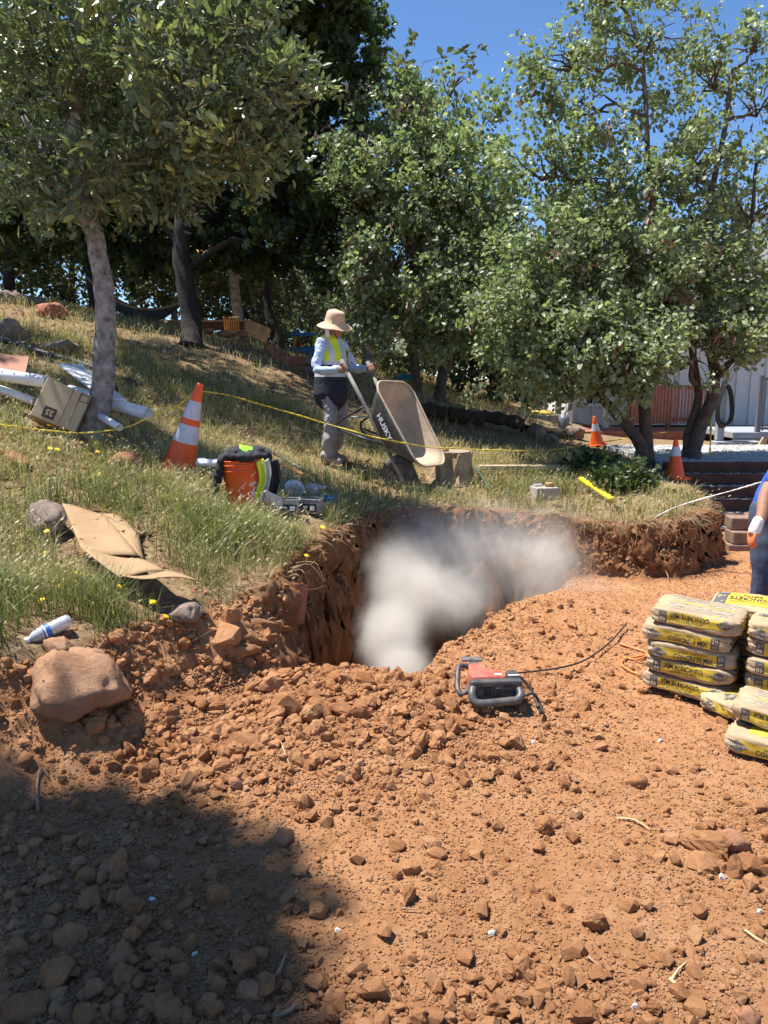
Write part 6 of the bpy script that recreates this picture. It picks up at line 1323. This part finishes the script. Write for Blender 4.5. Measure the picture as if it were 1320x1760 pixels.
tr_ = MB(); chain(tr_, [HIPR, KNR, (ANR[0], ANR[1], .10)], [.095, .080, .073]); chain(tr_, [HIPL, KNL, (ANL[0], ANL[1], .10)], [.095, .080, .073]); tr_.ball((0, 0, .80), (.11, .150, .11), 10)
union(tr_, .010, 'trousers', M_PANTS, wk, 3, .032, 8, sc=11)
for an in (ANR, ANL):
    b_ = MB(); chain(b_, [(an[0] - .04, an[1], .055), (an[0] + .08, an[1], .05), (an[0] + .175, an[1], .04)], [.050, .050, .042]); chain(b_, [(an[0], an[1], .05), (an[0], an[1], .13)], [.05, .052]); union(b_, .010, 'boot', M_BOOT, wk, 3, .003, 4)
hat = MB().lathe([(.0, .135), (.05, .134), (.085, .125), (.100, .105), (.108, .05), (.114, .0), (.15, -.018), (.19, -.042), (.196, -.048), (.19, -.050), (.15, -.026), (.113, -.008)], 36).noise(.012, 9, 3).build('hat', M_HAT, wk, True, (.07, 0, 1.535), (.10, .22, 0))
MB().lathe([(.1125, .010), (.1118, .028)], 36).build('hat_band', mat('darker_hat_band', (.50, .32, .20), .85, .1), hat, True)
for s_ in (-1, 1): cloth('neck_flap', lambda a, b: (.02 - .06 * a + .05, s_ * (.098 - .01 * b), 1.49 - .14 * b + .02 * a), 5, 6, M_FLAP, wk, .008, 3 + s_)
MB().tube(smooth_path([(.12, -.085, 1.45), (.125, -.03, 1.36), (.15, 0, 1.25), (.125, .03, 1.36), (.12, .085, 1.45)], 5), .004, 5).build('chin_cord', M_INK, wk, True)
for s_ in (-1, 1): MB().ball(np.array((.155, -.013 + s_ * .032, 1.468)), .009, 6).build('eye', M_EYE, wk, True)
MB().tube([(hL + axd * 0 + np.array((0, 0, 0)))[:3], hL + axd * .01], .03, 8)

# man standing behind the sacks at the right edge
KX, KY = 2.48, 4.68; KZ = gz(KX, KY)
km = empty('person', (KX, KY, KZ), 0, 'man in royal blue shirt, jeans and work gloves cut by the right edge', 'person')
K = lambda x_, y_, z_: np.array((x_ - KX, y_ - KY, z_ - KZ))
hip, chest, neck_ = K(2.43, 4.66, .80), K(2.56, 4.66, 1.06), K(2.70, 4.66, 1.30)
sR, sL = K(2.51, 4.58, 1.20), K(2.86, 4.72, 1.22); eR, eL = K(2.30, 4.55, .95), K(2.95, 4.60, .95); hRk, hLk = K(2.205, 4.46, .76), K(2.80, 4.42, .85)
kb = MB(); kb.ball(hip, (.14, .15, .13), 10); chain(kb, [hip, chest, neck_ - np.array((0, 0, .08))], [.14, .14, .11], 14); chain(kb, [neck_ - np.array((0, 0, .06)), neck_ + np.array((-.02, -.01, .07))], [.06, .055]); head(kb, neck_ + np.array((-.03, -.01, .16)), (-.9, -.4, -.3))
chain(kb, [sR, eR, hRk + np.array((.02, .005, .02))], [.058, .044, .030]); chain(kb, [sL, eL, hLk], [.058, .044, .030])
def loose_hand(mb, wr, dv, side):
    dv = dv / np.linalg.norm(dv); sd = np.cross(dv, (0, 1, 0)); sd /= np.linalg.norm(sd); nv = np.cross(dv, sd); c = wr + dv * .05
    mb.ball(c, (.036, .036, .040), 8)
    for k_, ln in enumerate((.075, .085, .08, .062)):
        b_ = c + dv * .03 + nv * (k_ - 1.5) * .02; chain(mb, [b_, b_ + dv * ln * .5 + sd * side * .006, b_ + dv * ln * .85 + sd * side * .028], [.0105, .010, .009], 8)
    chain(mb, [c - nv * .03, c - nv * .05 + dv * .03, c - nv * .045 + dv * .06 + sd * side * .02], [.013, .011, .010], 8)
dR = np.array((-.35, -.1, -.93)); loose_hand(kb, hRk, dR, 1); loose_hand(kb, hLk, np.array((-.3, 0, -.95)), 1)
knR, knL = K(2.36, 4.62, .44), K(2.62, 4.70, .44); ftR, ftL = K(2.37, 4.68, .08), K(2.66, 4.78, .08)
chain(kb, [hip + np.array((-.07, 0, 0)), knR, ftR], [.085, .062, .045]); chain(kb, [hip + np.array((.09, .02, 0)), knL, ftL], [.085, .062, .045])
union(kb, .0085, 'body', M_SKIN, km, 4)
ks = MB(); chain(ks, [hip + np.array((0, 0, .02)), chest, neck_ - np.array((0, 0, .09))], [.165, .165, .13], 16); chain(ks, [sR, sR * .2 + eR * .8], [.075, .066]); chain(ks, [sL, sL * .45 + eL * .55], [.078, .070]); chain(ks, [neck_ - np.array((0, 0, .09)), neck_], [.09, .072])
union(ks, .011, 'shirt', M_BLUESH, km, 3, .014, 4)
kj = MB(); chain(kj, [hip + np.array((-.07, 0, -.02)), knR, ftR], [.105, .085, .07]); chain(kj, [hip + np.array((.09, .02, -.02)), knL, ftL], [.105, .085, .07]); kj.ball(hip, (.172, .14, .12), 10)
union(kj, .011, 'jeans', M_JEANS, km, 3, .014, 6)
for h_, d_ in ((hRk, dR), (hLk, np.array((-.3, 0, -.95)))):
    gl_ = MB(); loose_hand(gl_, h_, d_, 1); chain(gl_, [h_ - d_ * .01, h_ + d_ * .04], [.034, .036])
    union(gl_.shift((0, 0, 0)), .0065, 'glove', [M_GLOVE_W, M_GLOVE_O], km, 2, .003, 2, lambda c, h_=h_: (c[:, 2] < h_[2] - .055))
for f_ in (ftR, ftL): b_ = MB(); chain(b_, [f_ + np.array((0, .05, -.03)), f_ + np.array((-.02, -.14, -.035))], [.05, .045]); union(b_, .012, 'boot', M_BOOT, km, 3)
hr = MB(); hr.ball(neck_ + np.array((-.015, -.005, .20)), (.098, .096, .09), 10); union(hr, .012, 'hair', M_HAIR, km, 3, .006, 3)


# ------------------------------------------------------------------ dust rising from the pit
DUST = [(at(672, 1090, 4.95), (.30, .36, .36), 1.25), (at(690, 1150, 4.55), (.24, .26, .22), 1.3), (at(690, 1000, 5.5), (.36, .42, .44), .95), (at(770, 1030, 5.4), (.46, .40, .34), .8), (at(790, 950, 6.0), (.55, .45, .46), .7), (at(890, 955, 6.3), (.52, .42, .40), .65),
        (at(965, 960, 6.4), (.40, .36, .34), .6), (at(720, 910, 6.3), (.38, .40, .36), .45), (at(850, 890, 6.7), (.50, .34, .28), .40), (at(955, 900, 6.6), (.34, .32, .26), .42), (at(960, 1020, 5.9), (.75, .45, .24), .45)]
dm = MB()
for c, r_, k_ in DUST: dm.ball(c, np.array(r_) * 1.12, 10)
dm_c = np.mean([d_[0] for d_ in DUST], 0)
MV = bpy.data.materials.new('pale_dust_volume'); MV.use_nodes = True; N = MV.node_tree.nodes; L = MV.node_tree.links
N.remove(N['Principled BSDF']); pv = N.new('ShaderNodeVolumePrincipled'); pv.inputs['Color'].default_value = (.98, .945, .89, 1); pv.inputs['Anisotropy'].default_value = .35
L.new(pv.outputs[0], N['Material Output'].inputs['Volume']); ge = N.new('ShaderNodeNewGeometry')
n1 = N.new('ShaderNodeTexNoise'); n1.inputs['Scale'].default_value = 3.6; n1.inputs['Detail'].default_value = 8; n1.inputs['Roughness'].default_value = .68; n1.inputs['Distortion'].default_value = 1.3
L.new(ge.outputs['Position'], n1.inputs['Vector'])
tot = None
for c, r_, k_ in DUST:
    sb_ = N.new('ShaderNodeVectorMath'); sb_.operation = 'SUBTRACT'; L.new(ge.outputs['Position'], sb_.inputs[0]); sb_.inputs[1].default_value = tuple(c)
    dv = N.new('ShaderNodeVectorMath'); dv.operation = 'DIVIDE'; L.new(sb_.outputs[0], dv.inputs[0]); dv.inputs[1].default_value = tuple(np.array(r_) * 1.1)
    ln_ = N.new('ShaderNodeVectorMath'); ln_.operation = 'LENGTH'; L.new(dv.outputs[0], ln_.inputs[0])
    mr = N.new('ShaderNodeMapRange'); mr.interpolation_type = 'SMOOTHSTEP'; L.new(ln_.outputs['Value'], mr.inputs['Value']); mr.inputs['From Min'].default_value = 1; mr.inputs['From Max'].default_value = .1; mr.inputs['To Max'].default_value = k_
    if tot is None: tot = mr.outputs[0]
    else: ad = N.new('ShaderNodeMath'); L.new(tot, ad.inputs[0]); L.new(mr.outputs[0], ad.inputs[1]); tot = ad.outputs[0]
ns = N.new('ShaderNodeMapRange'); ns.clamp = False; L.new(n1.outputs['Fac'], ns.inputs['Value']); ns.inputs['From Min'].default_value = .3; ns.inputs['From Max'].default_value = .7; ns.inputs['To Min'].default_value = -.45; ns.inputs['To Max'].default_value = .55
er = N.new('ShaderNodeMath'); er.operation = 'MULTIPLY_ADD'; L.new(tot, er.inputs[0]); er.inputs[1].default_value = 1.0; L.new(ns.outputs[0], er.inputs[2])
cl0 = N.new('ShaderNodeMath'); cl0.operation = 'MAXIMUM'; L.new(er.outputs[0], cl0.inputs[0]); cl0.inputs[1].default_value = 0
soft = N.new('ShaderNodeMath'); soft.operation = 'MINIMUM'; L.new(tot, soft.inputs[0]); soft.inputs[1].default_value = 1
mu = N.new('ShaderNodeMath'); mu.operation = 'MULTIPLY'; L.new(cl0.outputs[0], mu.inputs[0]); L.new(soft.outputs[0], mu.inputs[1])
m2 = N.new('ShaderNodeMath'); m2.operation = 'MULTIPLY'; m2.inputs[1].default_value = 6.5; L.new(mu.outputs[0], m2.inputs[0]); L.new(m2.outputs[0], pv.inputs['Density'])
du = union(dm, .06, 'dust_cloud', MV, None, 2); tag(du, 'pale cloud of dust billowing out of the pit', 'dust', kind='stuff')
